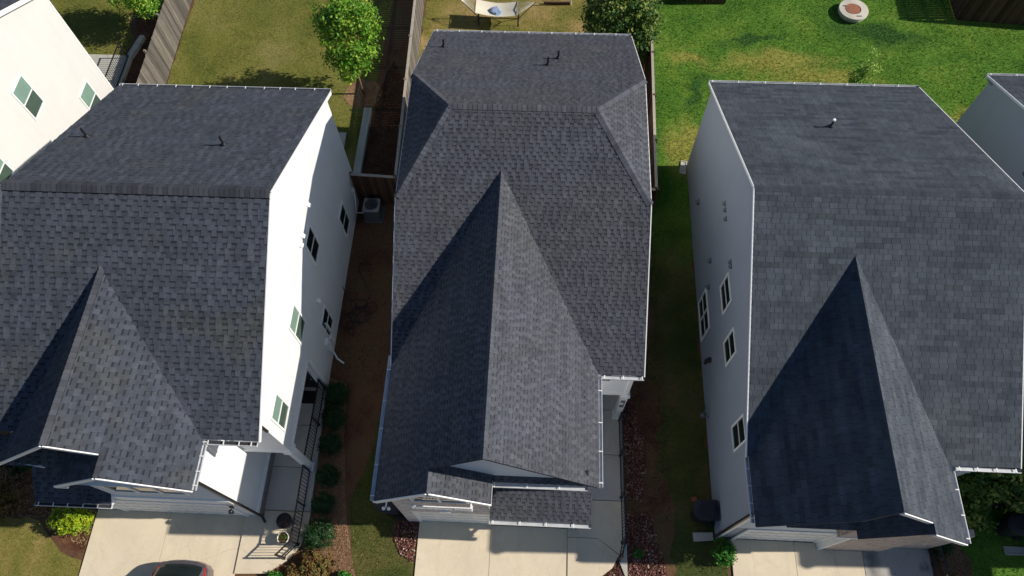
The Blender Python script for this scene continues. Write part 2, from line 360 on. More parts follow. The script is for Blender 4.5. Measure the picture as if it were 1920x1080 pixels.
def shingles(mb, poly, ud, style='lam', seed=1, origin=None, slab=0.07, e=0.155, mi=0, mu=1, ws=1.0):
    """poly: 3D polygon of a roof slope; ud: direction along the eave (left to right seen from outside, uphill on the far side)"""
    rnd = random.Random(seed)
    P = [Vector(p) for p in poly]; ud = Vector(ud).normalized()
    n = Vector((0, 0, 0))
    for k in range(len(P)): n += (P[k] - P[0]).cross(P[(k + 1) % len(P)] - P[0])
    n.normalize()
    if n.z < 0: n = -n
    vd = n.cross(ud).normalized()
    if vd.z < 0: ud = -ud; vd = -vd
    O = Vector(origin) if origin is not None else P[0]
    P2 = [((p - O).dot(ud), (p - O).dot(vd)) for p in P]
    area = sum(P2[i][0] * P2[(i + 1) % len(P2)][1] - P2[(i + 1) % len(P2)][0] * P2[i][1] for i in range(len(P2)))
    if area < 0: P2.reverse(); P = list(reversed(P))
    edges = [(P2[i], P2[(i + 1) % len(P2)]) for i in range(len(P2))]
    mb.prism(P, -n * slab, mu)
    umin = min(p[0] for p in P2); umax = max(p[0] for p in P2); vmin = min(p[1] for p in P2); vmax = max(p[1] for p in P2)
    def put(pts, t):
        q = pts
        for A, B in edges:
            q = clip2(q, A, B)
            if len(q) < 3: return
        mb.face([O + ud * a + vd * b + n * h for a, b, h in q], mi, t)
    r0 = math.floor(vmin / e); r1 = math.ceil(vmax / e)
    H0, H1 = 0.012 * ws, 0.003
    for r in range(r0, r1):
        v0 = r * e; v1 = v0 + e
        if style == 'lam':
            us = umin - rnd.random() * 0.3; jit = rnd.uniform(-0.004, 0.004)
            v0j = v0 + jit
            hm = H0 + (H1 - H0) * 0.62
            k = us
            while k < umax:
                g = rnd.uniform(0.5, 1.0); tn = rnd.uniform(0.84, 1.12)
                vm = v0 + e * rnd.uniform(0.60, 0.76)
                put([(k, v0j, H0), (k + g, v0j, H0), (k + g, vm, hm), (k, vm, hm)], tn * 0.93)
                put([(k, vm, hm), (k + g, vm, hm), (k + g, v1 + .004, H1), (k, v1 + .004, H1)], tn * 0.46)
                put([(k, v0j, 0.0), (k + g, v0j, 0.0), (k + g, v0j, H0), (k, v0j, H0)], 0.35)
                k += g
            k = us + rnd.random() * 0.2; T = 0.010 * ws
            while k < umax:
                w_ = ws * rnd.uniform(0.10, 0.20); tn = rnd.uniform(0.86, 1.16)
                if rnd.random() < 0.15: tn *= 0.84
                a, b = k, k + w_
                put([(a, v0j, H0 + T), (b, v0j, H0 + T), (b, v1 + .004, H1 + T), (a, v1 + .004, H1 + T)], tn)
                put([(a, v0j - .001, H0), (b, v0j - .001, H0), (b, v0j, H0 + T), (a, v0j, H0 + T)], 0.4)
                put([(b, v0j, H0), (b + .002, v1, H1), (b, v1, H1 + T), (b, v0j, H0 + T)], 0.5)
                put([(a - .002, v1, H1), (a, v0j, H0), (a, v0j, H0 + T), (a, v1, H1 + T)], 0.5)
                k = b + ws * rnd.uniform(0.10, 0.19)
        else:
            W_ = 0.245; us = umin - (0.5 * W_ if r % 2 else 0) - rnd.choice((0, W_ / 3)) - 0.02
            k = us; tone = 1.0; run = 0
            while k < umax:
                if run <= 0: tone = rnd.choice((0.80, 0.92, 0.98, 1.02, 1.06, 1.14)); run = rnd.choice((1, 2, 2, 3, 4))
                run -= 1
                tn = tone * rnd.uniform(0.96, 1.04)
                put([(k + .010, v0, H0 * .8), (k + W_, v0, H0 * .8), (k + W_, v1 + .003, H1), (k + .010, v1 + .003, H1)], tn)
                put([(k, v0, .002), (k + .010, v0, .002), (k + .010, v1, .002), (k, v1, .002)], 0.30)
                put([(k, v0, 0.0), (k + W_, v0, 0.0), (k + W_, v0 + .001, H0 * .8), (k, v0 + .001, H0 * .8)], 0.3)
                k += W_
    return mb

def cap_run(mb, p0, p1, nl, nr, w_=0.16, e=0.14, lift=0.02, seed=3, mi=0, dark=(0.75, 1.2), rt=0.35):
    """cap shingles along a ridge or hip; nl, nr = downhill directions on either side"""
    rnd = random.Random(seed); p0 = Vector(p0); p1 = Vector(p1); L = (p1 - p0).length; d = (p1 - p0) / L
    nl = Vector(nl).normalized(); nr = Vector(nr).normalized(); up = Vector((0, 0, 1))
    k = 0.0
    while k < L:
        k2 = min(L, k + e); t = rnd.uniform(*dark)
        a = p0 + d * k; b = p0 + d * (k2 + 0.01)
        hi, lo_ = lift + (0.014 if rt < .5 else 0.003), lift
        T0 = a + up * hi; T1 = b + up * lo_
        for sd in (nl, nr):
            A0 = a + sd * w_ + up * (hi * 0.75); A1 = b + sd * w_ + up * (lo_ * 0.75)
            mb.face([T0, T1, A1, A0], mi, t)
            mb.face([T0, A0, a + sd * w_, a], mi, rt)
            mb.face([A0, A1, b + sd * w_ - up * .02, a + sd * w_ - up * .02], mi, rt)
        k = k2
    return mb

# ---- parts of houses --------------------------------------------------------
def window_x(parent, X, y0, y1, z0, z1, side, up='glass_up', dn='glass_dn', twin=False, label=None):
    """double hung window on a wall x = X facing side*x"""
    f = MB(); s = side; F = 0.045
    xa, xb = sorted((X - 0.01 * s, X + 0.035 * s))
    f.box(xa, xb, y0 - F, y1 + F, z0 - F, z0 + 0.02); f.box(xa, xb, y0 - F, y1 + F, z1 - 0.02, z1 + F)
    f.box(xa, xb, y0 - F, y0 + 0.02, z0 + .02, z1 - .02); f.box(xa, xb, y1 - 0.02, y1 + F, z0 + .02, z1 - .02)
    zm = (z0 + z1) / 2
    xa2, xb2 = sorted((X, X + 0.024 * s)); f.box(xa2, xb2, y0 + .02, y1 - .02, zm - 0.022, zm + 0.022)
    if twin: ym = (y0 + y1) / 2; f.box(xa, xb, ym - 0.03, ym + 0.03, z0 + .02, z1 - .02)
    win = f.build('window', M['trim'], parent, label=label)
    for a, b, mt in ((z0 + .02, zm - .022, dn), (zm + .022, z1 - .02, up)):
        g = MB(); xg = sorted((X + 0.004 * s, X + 0.010 * s)); g.box(xg[0], xg[1], y0 + .02, y1 - .02, a, b)
        g.build('pane', M[mt], win)
    return win

def window_y(parent, Y, x0, x1, z0, z1, n=1, mt='glass_dark'):
    """window on a wall y = Y facing -y"""
    f = MB(); F = 0.06
    f.box(x0 - F, x1 + F, Y - .04, Y + .01, z0 - F, z0); f.box(x0 - F, x1 + F, Y - .04, Y + .01, z1, z1 + F)
    f.box(x0 - F, x0, Y - .04, Y + .01, z0, z1); f.box(x1, x1 + F, Y - .04, Y + .01, z0, z1)
    for k in range(1, n):
        xm = x0 + (x1 - x0) * k / n; f.box(xm - .04, xm + .04, Y - .04, Y + .01, z0, z1)
    win = f.build('window', M['trim'], parent)
    for k in range(n):
        a = x0 + (x1 - x0) * k / n + (.04 if k else 0); b = x0 + (x1 - x0) * (k + 1) / n - (.04 if k < n - 1 else 0)
        g = MB(); g.box(a, b, Y - .012, Y - .004, z0, z1); g.build('pane', M[mt], win)
    return win

def gutter(parent, p, q, out, w_=0.115, h_=0.10, step=0.62, dirt=True, mat='gutter', seed=0):
    """open-topped gutter from p to q, the roof edge; out = horizontal direction away from the roof"""
    rnd = random.Random(seed); p = Vector(p); q = Vector(q); out = Vector(out).normalized(); d = (q - p).normalized(); up = Vector((0, 0, 1))
    g = MB(); zt = -0.02
    def strip(a, b, mi):  # a,b profile points (o, z)
        g.face([p + out * a[0] + up * a[1], q + out * a[0] + up * a[1], q + out * b[0] + up * b[1], p + out * b[0] + up * b[1]], mi)
    prof = [(0, zt), (0, zt - h_), (w_ * .75, zt - h_), (w_, zt - h_ * .5), (w_, zt + .005), (w_ - .018, zt + .005)]
    for a, b in zip(prof, prof[1:]): strip(a, b, 0)
    inner = [(w_ - .018, zt + .005), (w_ - .02, zt - h_ * .45), (.012, zt - h_ * .5), (.012, zt)]
    for i, (a, b) in enumerate(zip(inner, inner[1:])): strip(a, b, 1 if dirt and i == 1 else 0)
    for c in (p, q): g.face([c + out * a[0] + up * a[1] for a in prof[:5]], 0)
    L = (q - p).length; k = 0.12
    while k < L:
        c = p + d * k; g.bar(c + up * (zt + .010), c + out * w_ + up * (zt + .012), 0.030, 0.006, 2); k += step * rnd.uniform(0.85, 1.12)
    return g.build('gutter', [M[mat], M['gutter_dirt'], M['trim']], parent)

def downspout(parent, pts, mat='dark_metal', w_=0.075):
    g = MB()
    for a, b in zip(pts, pts[1:]): g.bar(a, b, w_, w_ * 0.8)
    return g.build('downspout', M[mat], parent)

def vent_pipe(parent, x, y, z, h=0.42, r=0.035, white=False):
    g = MB(); g.tube([(x, y, z - .1), (x, y, z + h)], r, 12, cap=False); g.lathe((x, y, z + h), [(r, 0), (r * .7, 0), (r * .7, -.1), (0, -.1)], 12)
    b = MB(); b.lathe((x, y, z - .05), [(0.13, 0.0), (0.085, 0.09), (0.05, 0.16), (0.036, 0.17)], 14)
    p = g.build('vent_pipe', M['pipe_black'], parent, True)
    b.build('flashing', M['pipe_black'], p, True)
    if white:
        c = MB(); c.lathe((x, y, z + h), [(r + .012, -.05), (r + .012, .012), (0, .02)], 12); c.build('pipe_cap', M['trim'], p)
    return p

def rake_trim(mb, p, q, th=0.03, h_=0.16, mi=0):
    """board under a sloping roof edge"""
    p = Vector(p); q = Vector(q)
    mb.bar(p - Vector((0, 0, h_ / 2 + .02)), q - Vector((0, 0, h_ / 2 + .02)), th, h_, mi)

def garage_door(parent, x0, x1, Y, z1=2.05, rows=4, colr='door'):
    d = MB(); hh = z1 / rows
    for r in range(rows):
        d.box(x0, x1, Y + .02, Y + .05, r * hh + .012, (r + 1) * hh - .006)
        nx = 8
        for k in range(nx):
            a = x0 + (x1 - x0) * (k + .12) / nx; b = x0 + (x1 - x0) * (k + .88) / nx
            d.box(a, b, Y + .008, Y + .022, r * hh + .10, (r + 1) * hh - .09)
    dr = d.build('garage_door', M[colr], parent)
    f = MB(); f.box(x0 - .1, x0, Y - .02, Y + .03, 0, z1 + .1); f.box(x1, x1 + .1, Y - .02, Y + .03, 0, z1 + .1); f.box(x0, x1, Y - .02, Y + .03, z1, z1 + .1)
    f.build('door_frame', M['trim'], dr)
    return dr

def wall_light(parent, x, y, z, d):
    g = MB(); g.box(x - .04, x + .04, y - .06, y + .0, z - .1, z + .1); g.tube([(x, y - .06, z), (x, y - .16, z + .04)], .012, 6)
    g.lathe((x, y - .16, z - .16), [(0.0, 0), (.055, .01), (.075, .17), (.03, .21), (0, .22)], 10)
    return g.build('wall_light', M['black_plastic'], parent, True)

# ================================================================== HOUSES
V = Vector
def ztop(y, yb, yr, yf, ze, zr):
    return ze + (zr - ze) * ((yb - y) / (yb - yr) if y > yr else (y - yf) / (yr - yf))

def gable_body(mb, x0, x1, y0, y1, z0, prof, mi=0, drop=0.085):
    """block with a gabled top; prof = (yb, yr, yf, ze, zr)"""
    yr = prof[1]
    poly = [(x0, y0, z0), (x0, y1, z0), (x0, y1, ztop(y1, *prof) - drop), (x0, yr, prof[4] - drop), (x0, y0, ztop(y0, *prof) - drop)]
    mb.prism(poly, (x1 - x0, 0, 0), mi)

# ---------------------------------------------------------------- house A (left, white, long gable wall)
h1 = thing('house', (-10.9, 10.5, 0), 'white house with dark gable roof and sunlit side wall, left of the middle house', 'house')
p1 = (16.77, 10.74, 4.68, 6.0, 8.81)
b = MB()
gable_body(b, -14.45, -7.40, 5.2, 16.62, 2.8, p1)
b.box(-14.447, -7.403, 8.2, 16.617, 0, 2.8)
b.box(-14.445, -8.85, 3.65, 8.2, 0, 2.8)
b.box(-12.3, -8.85, 3.653, 5.2, 2.8, 5.85); b.box(-14.443, -12.3, 4.34, 5.2, 2.8, 5.4)
b.build('wall', M['white1'], h1)
b = MB(); b.prism([(-14.1, 4.55, 5.6), (-8.9, 4.55, 5.9), (-11.79, 4.55, 7.72)], (0, .6, 0)); b.prism([(-12.25, 3.60, 5.6), (-8.95, 3.60, 5.9), (-8.95, 3.6, 6.0), (-10.68, 3.60, 7.1)], (0, .45, 0))
b.box(-12.3, -8.95, 3.60, 3.65, 2.9, 5.6)
b.build('gable_wall', M['shade_blue'], h1)
b = MB(); gq = [(-8.83, 3.62), (-8.83, 8.2)]
b.box(-8.852, -8.80, 3.62, 8.15, 0, 0.62); b.build('brick_base', M['brick_grey'], h1)
b = MB(); b.box(-8.852, -8.79, 3.62, 8.15, 0.62, 0.78); b.box(-7.405, -7.375, 5.2, 8.2, 2.72, 2.88); b.box(-8.85, -7.38, 5.16, 5.2, 2.72, 2.92)
b.box(-7.42, -7.37, 8.19, 8.32, 0.1, 2.72); b.box(-8.88, -8.80, 3.60, 3.66, 0.8, 5.8)
build_boxes(b, 'trim_board', M['trim'], h1)
b = MB(); b.box(-8.84, -7.42, 5.21, 8.19, 2.76, 2.80); b.build('porch_ceiling', M['trim'], h1)
b = MB()
F1 = (0, -1, 0)
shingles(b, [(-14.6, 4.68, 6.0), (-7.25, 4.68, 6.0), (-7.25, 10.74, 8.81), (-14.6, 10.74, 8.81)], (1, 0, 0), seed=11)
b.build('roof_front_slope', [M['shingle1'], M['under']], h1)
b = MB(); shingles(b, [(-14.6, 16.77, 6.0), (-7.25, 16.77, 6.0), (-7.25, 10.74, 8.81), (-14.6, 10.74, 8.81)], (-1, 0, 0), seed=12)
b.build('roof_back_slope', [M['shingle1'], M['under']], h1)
# front wing
b = MB(); og = (-8.75, 3.35, 5.98)
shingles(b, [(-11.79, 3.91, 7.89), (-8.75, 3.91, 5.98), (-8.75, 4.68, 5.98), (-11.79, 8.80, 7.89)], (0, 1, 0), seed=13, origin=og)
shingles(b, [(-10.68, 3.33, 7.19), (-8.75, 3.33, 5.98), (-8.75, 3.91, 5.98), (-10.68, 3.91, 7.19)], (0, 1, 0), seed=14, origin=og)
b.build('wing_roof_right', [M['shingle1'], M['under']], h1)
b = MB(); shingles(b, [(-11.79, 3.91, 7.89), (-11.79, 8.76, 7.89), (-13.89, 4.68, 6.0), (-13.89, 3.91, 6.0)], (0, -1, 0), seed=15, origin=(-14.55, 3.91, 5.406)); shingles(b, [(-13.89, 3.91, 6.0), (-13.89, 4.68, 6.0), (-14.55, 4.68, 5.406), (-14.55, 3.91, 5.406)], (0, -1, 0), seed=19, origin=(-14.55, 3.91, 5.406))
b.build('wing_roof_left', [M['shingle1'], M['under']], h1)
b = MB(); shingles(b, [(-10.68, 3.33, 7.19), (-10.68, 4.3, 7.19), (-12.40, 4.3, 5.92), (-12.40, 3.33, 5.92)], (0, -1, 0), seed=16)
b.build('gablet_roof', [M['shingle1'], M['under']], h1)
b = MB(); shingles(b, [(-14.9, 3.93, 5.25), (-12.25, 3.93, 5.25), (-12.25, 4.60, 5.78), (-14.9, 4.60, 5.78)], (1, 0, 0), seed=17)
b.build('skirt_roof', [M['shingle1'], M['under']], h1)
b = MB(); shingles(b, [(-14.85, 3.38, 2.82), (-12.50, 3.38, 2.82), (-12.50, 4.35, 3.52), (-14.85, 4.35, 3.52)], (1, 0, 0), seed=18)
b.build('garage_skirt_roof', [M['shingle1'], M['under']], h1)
b = MB(); b.prism([(-14.8, 3.55, 2.7), (-14.8, 4.05, 2.7), (-14.8, 4.05, 3.2)], (2.3, 0, 0)); b.build('skirt_soffit', M['shade_blue'], h1); b = MB(); b.prism([(-13.3, 3.97, 5.28), (-13.3, 4.34, 5.28), (-12.5, 4.34, 5.28), (-12.3, 3.97, 5.28)], (0, 0, -.12)); b.prism([(-14.0, 3.97, 5.30), (-13.3, 3.90, 5.28), (-13.3, 4.1, 5.28)], (0, 0, -.10)); b.build('skirt_return', M['shade_blue'], h1)
b = MB()
cap_run(b, (-14.62, 10.74, 8.82), (-7.24, 10.74, 8.82), (0, -1, -.464), (0, 1, -.464), 0.20, 0.14, 0.055, 5)
b.build('ridge_cap', M['cap'], h1)
b = MB()
cap_run(b, (-11.79, 3.90, 7.90), (-11.79, 8.85, 7.90), (-1, 0, -.90), (1, 0, -.63), 0.15, 0.15, 0.03, 6, dark=(.9, 1.35)); b.build('wing_ridge_cap', M['cap'], h1); b = MB(); cap_run(b, (-10.68, 3.32, 7.2), (-10.68, 3.9, 7.2), (-1, 0, -.74), (1, 0, -.63), 0.12, 0.14, 0.02, 7)
b.build('gablet_ridge_cap', M['cap'], h1)
b = MB()
rake_trim(b, (-11.79, 3.89, 7.89), (-8.85, 3.89, 6.04)); rake_trim(b, (-11.79, 3.89, 7.89), (-14.55, 3.89, 5.406), h_=.1)
rake_trim(b, (-10.68, 3.31, 7.19), (-8.75, 3.31, 5.98), h_=.14); rake_trim(b, (-10.68, 3.31, 7.19), (-12.40, 3.31, 5.92), h_=.14)
rake_trim(b, (-7.235, 10.74, 8.81), (-7.235, 16.77, 6.0), h_=.12); rake_trim(b, (-7.235, 10.74, 8.81), (-7.235, 4.68, 6.0), h_=.12)
rake_trim(b, (-14.615, 10.74, 8.81), (-14.615, 16.77, 6.0)); b.bar((-14.6, 16.76, 5.9), (-7.25, 16.76, 5.9), .03, .14)
b.bar((-12.48, 3.40, 2.76), (-12.48, 4.3, 3.42), .03, .12); b.bar((-12.45, 3.31, 5.80), (-12.1, 3.31, 5.80), .05, .10)
build_boxes(b, 'rake_board', M['trim'], h1)
b = MB(); b.face([(-8.78, 3.37, 5.88), (-8.78, 4.6, 5.88), (-12.3, 4.6, 5.88), (-12.3, 3.37, 5.88)]); b.face([(-14.55, 4.7, 5.92), (-7.3, 4.7, 5.92), (-7.3, 5.2, 5.92), (-14.55, 5.2, 5.92)]); b.face([(-14.55, 16.4, 5.92), (-7.3, 16.4, 5.92), (-7.3, 16.75, 5.92), (-14.55, 16.75, 5.92)])
build_faces(b, 'soffit', M['trim'], h1)
gutter(h1, (-14.6, 16.78, 6.0), (-7.25, 16.78, 6.0), (0, 1, 0), seed=1, mat='gutter', dirt=True)
gutter(h1, (-8.72, 4.66, 6.0), (-7.28, 4.66, 6.0), (0, -1, 0), seed=2, step=.38)
gutter(h1, (-8.75, 3.35, 5.98), (-8.75, 4.64, 5.98), (1, 0, 0), seed=3, step=.4, dirt=False)
gutter(h1, (-14.85, 3.37, 2.82), (-12.50, 3.37, 2.82), (0, -1, 0), seed=4, step=.5)
downspout(h1, [(-8.72, 3.62, 5.9), (-8.80, 3.62, 5.75), (-8.80, 3.60, 0.25), (-8.72, 3.45, 0.1)])
downspout(h1, [(-7.33, 4.72, 5.9), (-7.36, 5.15, 5.75), (-7.36, 5.16, 5.2)])
for a in ((14.035, 14.765, .883, 2.206, 'glass_dark', 'glass_dark'), (11.25, 12.0, 3.788, 5.057, 'glass_dark', 'glass_dark'), (8.396, 9.154, 3.771, 5.066, 'glass_up', 'glass_dn'),  # windows in shadow get dark panes, sunlit ones pale: light put into colour
          (9.798, 10.513, .857, 2.076, 'glass_dark', 'glass_dark'), (5.595, 6.319, 3.771, 5.046, 'glass_up', 'glass_dn')):
    window_x(h1, -7.40, a[0], a[1], a[2], a[3], 1, a[4], a[5])
for x, y, z in ((-13.71, 13.31, 7.61), (-9.41, 13.05, 7.74)): vent_pipe(h1, x, y, z)
# small things on the side wall
def hood(parent, X, y, z, s, mt='trim', k=1.0):
    g = MB(); g.box(*sorted((X, X + .02 * s)), y - .09 * k, y + .09 * k, z - .08 * k, z + .08 * k)
    g.prism([(X + .02 * s, y - .07 * k, z + .07 * k), (X + .02 * s, y - .07 * k, z - .05 * k), (X + .11 * k * s, y - .07 * k, z - .05 * k)], (0, .14 * k, 0))
    return g.build('vent_hood', M[mt], parent)
for y, z in ((12.44, 5.58), (11.32, 5.54), (11.0, 5.52), (10.32, 2.91), (15.99, 1.23)): hood(h1, -7.40, y, z, 1)
g = MB(); g.box(-7.4, -7.28, 9.35, 9.6, 0.75, 1.35); g.build('meter_box', M['trim'], h1)
g = MB(); g.box(-7.4, -7.30, 9.72, 9.92, 0.5, 0.95); g.box(-7.4, -7.32, 9.98, 10.05, .9, 1.7); g.build('meter_box', M['trim'], h1)
g = MB(); g.tube([(-7.33, 9.62, 1.0), (-7.33, 9.5, 0.35), (-7.2, 9.3, 0.12), (-6.95, 9.15, 0.08)], .035, 8); g.build('drain_pipe', M['trim'], h1, True)
garage_door(h1, -13.4, -9.4, 3.62, 2.1)
b = MB(); b.box(-12.4, -8.87, 3.56, 3.62, 2.65, 3.1); b.build('garage_fascia', M['trim'], h1)
window_y(h1, 3.60, -11.85, -9.75, 4.0, 4.85, 3)
wall_light(h1, -9.15, 3.6, 2.1, 0)
b = MB(); b.box(-8.4, -7.6, 8.16, 8.2, .15, 2.2); dr = b.build('front_door', M['dark_metal'], h1); b = MB(); b.tube([(-7.72, 8.12, 1.1), (-7.72, 8.15, 1.1)], .03, 8); b.build('handle', M['gutter'], dr)
b = MB(); b.box(-8.5, -8.4, 8.12, 8.2, .15, 2.3); b.box(-7.6, -7.5, 8.12, 8.2, .15, 2.3); b.box(-8.4, -7.6, 8.12, 8.2, 2.2, 2.3); build_boxes(b, 'door_frame', M['trim'], dr)
# porch column
b = MB(); b.box(-7.60, -7.40, 5.20, 5.42, 0.15, 2.72); b.box(-7.66, -7.36, 5.14, 5.47, 2.55, 2.72); b.box(-7.64, -7.36, 5.16, 5.46, .15, .3); b.build('porch_column', M['trim'], h1)
tag(MB().box(-8.50, -7.72, 7.55, 8.02, 0.152, 0.175).build('doormat', M['mat']), 'dark brown doormat on the porch floor of the left white house', 'doormat')

# ---------------------------------------------------------------- house B (middle)
h2 = thing('house', (-0.5, 11, 0), 'middle house with dark grey clipped gable roof and long front gable', 'house')
p2 = (20.29, 13.73, 7.17, 5.37, 8.99)
sl2 = (8.99 - 5.37) / (13.73 - 7.17)
zh = 7.553
b = MB()
# main block, gable ends cut at the clip height
def clip_body(x0, x1, y0, y1, z0, mi=0):
    dz = .09; zc = zh - dz
    poly = [(x0, y0, z0), (x0, y1, z0), (x0, y1, ztop(y1, *p2) - dz), (x0, 16.33, zc - .02), (x0, 11.2, zc - .02), (x0, y0, ztop(y0, *p2) - dz)]
    b.prism(poly, (x1 - x0, 0, 0), mi)
clip_body(-3.95, 3.02, 7.5, 19.95, 2.8)
b.box(-3.945, 3.015, 9.8, 19.94, 0, 2.8)
b.box(-3.94, 1.62, 3.75, 9.8, 0, 2.8); b.box(-3.94, 1.62, 4.30, 7.5, 2.8, 5.3)
b.build('wall', M['white1'], h2)
b = MB(); b.prism([(-3.9, 4.14, 5.3), (1.6, 4.14, 5.3), (1.6, 4.14, 5.45), (-1.1, 4.14, 7.95), (-3.9, 4.14, 5.40)], (0, .6, 0)); b.build('gable_wall', M['shade_blue'], h2)
b = MB(); b.prism([(-3.96, 3.70, 0), (-3.60, 3.70, 0), (-3.60, 3.70, 2.05), (-1.15, 3.70, 2.05), (-1.15, 3.70, 5.4), (-2.52, 3.70, 6.7), (-3.96, 3.70, 5.3)], (0, .6, 0))
b.build('brick_front', M['brick_white'], h2)
b = MB()
P2f = [(-4.09, 7.17, 5.37), (3.16, 7.17, 5.37), (3.16, 11.42, 7.553 + .165), (1.545, 13.73, 8.99), (-2.643, 13.73, 8.99), (-4.09, 11.42, 7.553 + .165)]
zc = 5.37 + sl2 * (11.42 - 7.17)
P2f[2] = (3.16, 11.42, zc); P2f[5] = (-4.09, 11.42, zc)
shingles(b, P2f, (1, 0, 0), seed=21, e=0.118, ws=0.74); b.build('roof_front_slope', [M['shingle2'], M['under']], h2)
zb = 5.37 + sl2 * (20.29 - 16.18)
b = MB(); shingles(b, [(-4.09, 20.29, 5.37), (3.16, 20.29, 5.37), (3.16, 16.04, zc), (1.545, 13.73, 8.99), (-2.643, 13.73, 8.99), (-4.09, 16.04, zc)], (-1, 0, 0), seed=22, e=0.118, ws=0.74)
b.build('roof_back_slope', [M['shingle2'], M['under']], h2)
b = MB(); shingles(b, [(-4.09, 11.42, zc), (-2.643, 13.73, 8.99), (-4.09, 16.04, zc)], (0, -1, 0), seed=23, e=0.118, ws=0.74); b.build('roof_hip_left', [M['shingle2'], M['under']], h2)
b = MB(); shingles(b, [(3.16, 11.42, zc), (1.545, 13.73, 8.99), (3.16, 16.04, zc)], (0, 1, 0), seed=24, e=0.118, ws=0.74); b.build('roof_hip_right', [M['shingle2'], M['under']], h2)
# wing
zw = 8.12; xr = -1.10
b = MB(); og = (1.84, 3.98, 5.38)
shingles(b, [(xr, 3.97, zw), (1.84, 3.97, 5.38), (1.84, 7.2, 5.38), (xr, 12.16, zw)], (0, 1, 0), seed=25, e=0.118, ws=0.74, origin=og); b.build('wing_roof_right', [M['shingle2'], M['under']], h2)
b = MB(); sL = .92; zl = lambda x: zw + sL * (x - xr)
shingles(b, [(xr, 12.16, zw), (xr, 3.97, zw), (-2.52, 3.97, zl(-2.52)), (-4.08, 3.97, zl(-4.08)), (-4.08, 7.2, zl(-4.08))], (0, -1, 0), seed=26, e=0.118, ws=0.74, origin=(xr, 3.97, zw))
shingles(b, [(-2.52, 3.97, zl(-2.52)), (-2.52, 3.38, zl(-2.52)), (-4.08, 3.38, zl(-4.08)), (-4.08, 3.97, zl(-4.08))], (0, -1, 0), seed=27, e=0.118, ws=0.74, origin=(xr, 3.97, zw))
b.build('wing_roof_left', [M['shingle2'], M['under']], h2)
zg = zl(-2.52)
b = MB(); shingles(b, [(-2.52, 3.38, zg), (-0.98, 3.38, zg - .76 * 1.54), (-0.98, 4.5, zg - .76 * 1.54), (-2.52, 4.5, zg)], (0, 1, 0), seed=28, e=0.118, ws=0.74); b.build('gablet_roof', [M['shingle2'], M['under']], h2)
b = MB(); shingles(b, [(-1.05, 4.0, 5.42), (1.55, 4.0, 5.42), (1.55, 4.30, 5.78), (-1.05, 4.30, 5.78)], (1, 0, 0), seed=29, e=0.118, ws=0.74); b.build('skirt_roof', [M['shingle2'], M['under']], h2)
b = MB(); shingles(b, [(-1.14, 3.45, 2.70), (1.86, 3.45, 2.70), (1.86, 4.45, 3.35), (-1.14, 4.45, 3.35)], (1, 0, 0), seed=30, e=0.118, ws=0.74); b.build('garage_skirt_roof', [M['shingle2'], M['under']], h2)
b = MB(); b.prism([(-1.1, 3.75, 2.6), (-1.1, 4.3, 2.6), (-1.1, 4.3, 3.1)], (2.9, 0, 0)); b.build('skirt_soffit', M['trim'], h2)
b = MB()
fs = (0, -1, -sl2); bs = (0, 1, -sl2); hipl = (-1, 0, -(8.99 - zc) / (4.09 - 2.643)); hipr = (1, 0, -(8.99 - zc) / (3.16 - 1.545))
def perp(d, a): # downhill direction of slope a, made square to the hip d
    d = V(d).normalized(); a = V(a); return (a - d * a.dot(d)).normalized()
cap_run(b, (-2.66, 13.73, 9.0), (1.56, 13.73, 9.0), fs, bs, .13, .14, .02, 31, dark=(.85, 1.25))
for q, sl in (((-4.09, 11.42, zc), hipl), ((3.16, 11.42, zc), hipr)):
    top = (-2.643, 13.73, 8.99) if q[0] < 0 else (1.545, 13.73, 8.99); d = V(top) - V(q)
    cap_run(b, q, top, perp(d, V((0, -1, 0)) + V((0, 0, -sl2)) + V((0, 0, 0))), perp(d, V(sl)), .14, .14, .03, 32, dark=(.85, 1.25))
    q2 = (q[0], 16.04, zc); d = V(top) - V(q2); cap_run(b, q2, top, perp(d, V((0, 1, -sl2))), perp(d, V(sl)), .13, .14, .025, 33, dark=(.85, 1.25))
b.build('ridge_cap', M['shingle2'], h2)
b = MB(); cap_run(b, (xr, 3.96, zw), (xr, 12.2, zw), (-1, 0, -.92), (1, 0, -.93), .11, .14, .015, 34, dark=(.9, 1.15)); b.build('wing_ridge_cap', M['shingle2'], h2); b = MB(); cap_run(b, (-2.52, 3.37, zg), (-2.52, 3.95, zg), (-1, 0, -.92), (1, 0, -.76), .10, .14, .012, 35)
b.build('gablet_ridge_cap', M['shingle2'], h2)
b = MB()
rake_trim(b, (-2.52, 3.36, zg), (-4.08, 3.36, zl(-4.08)), h_=.15); rake_trim(b, (-2.52, 3.36, zg), (-1.02, 3.36, zg - .76 * 1.5), h_=.15)
for x in (-4.105, 3.175):
    rake_trim(b, (x, 11.42, zc), (x, 7.17, 5.37), h_=.12); rake_trim(b, (x, 16.04, zc), (x, 20.29, 5.37), h_=.12); b.bar((x, 11.42, zc - .08), (x, 16.04, zc - .08), .03, .12)
b.bar((-4.09, 20.28, 5.28), (3.16, 20.28, 5.28), .03, .14); b.bar((-1.0, 3.36, 5.5), (-1.0, 4.0, 5.5), .05, .12)
b.box(1.6, 3.02, 7.46, 7.5, 2.70, 2.90); b.box(2.92, 3.04, 7.455, 7.5, 2.9, 5.2); build_boxes(b, 'rake_board', M['trim'], h2)
b = MB(); b.face([(-3.95, 19.95, 5.28), (3.02, 19.95, 5.28), (3.1, 20.27, 5.28), (-4.05, 20.27, 5.28)]); b.face([(1.6, 7.19, 5.28), (3.1, 7.19, 5.28), (3.1, 7.5, 5.28), (1.6, 7.5, 5.28)])
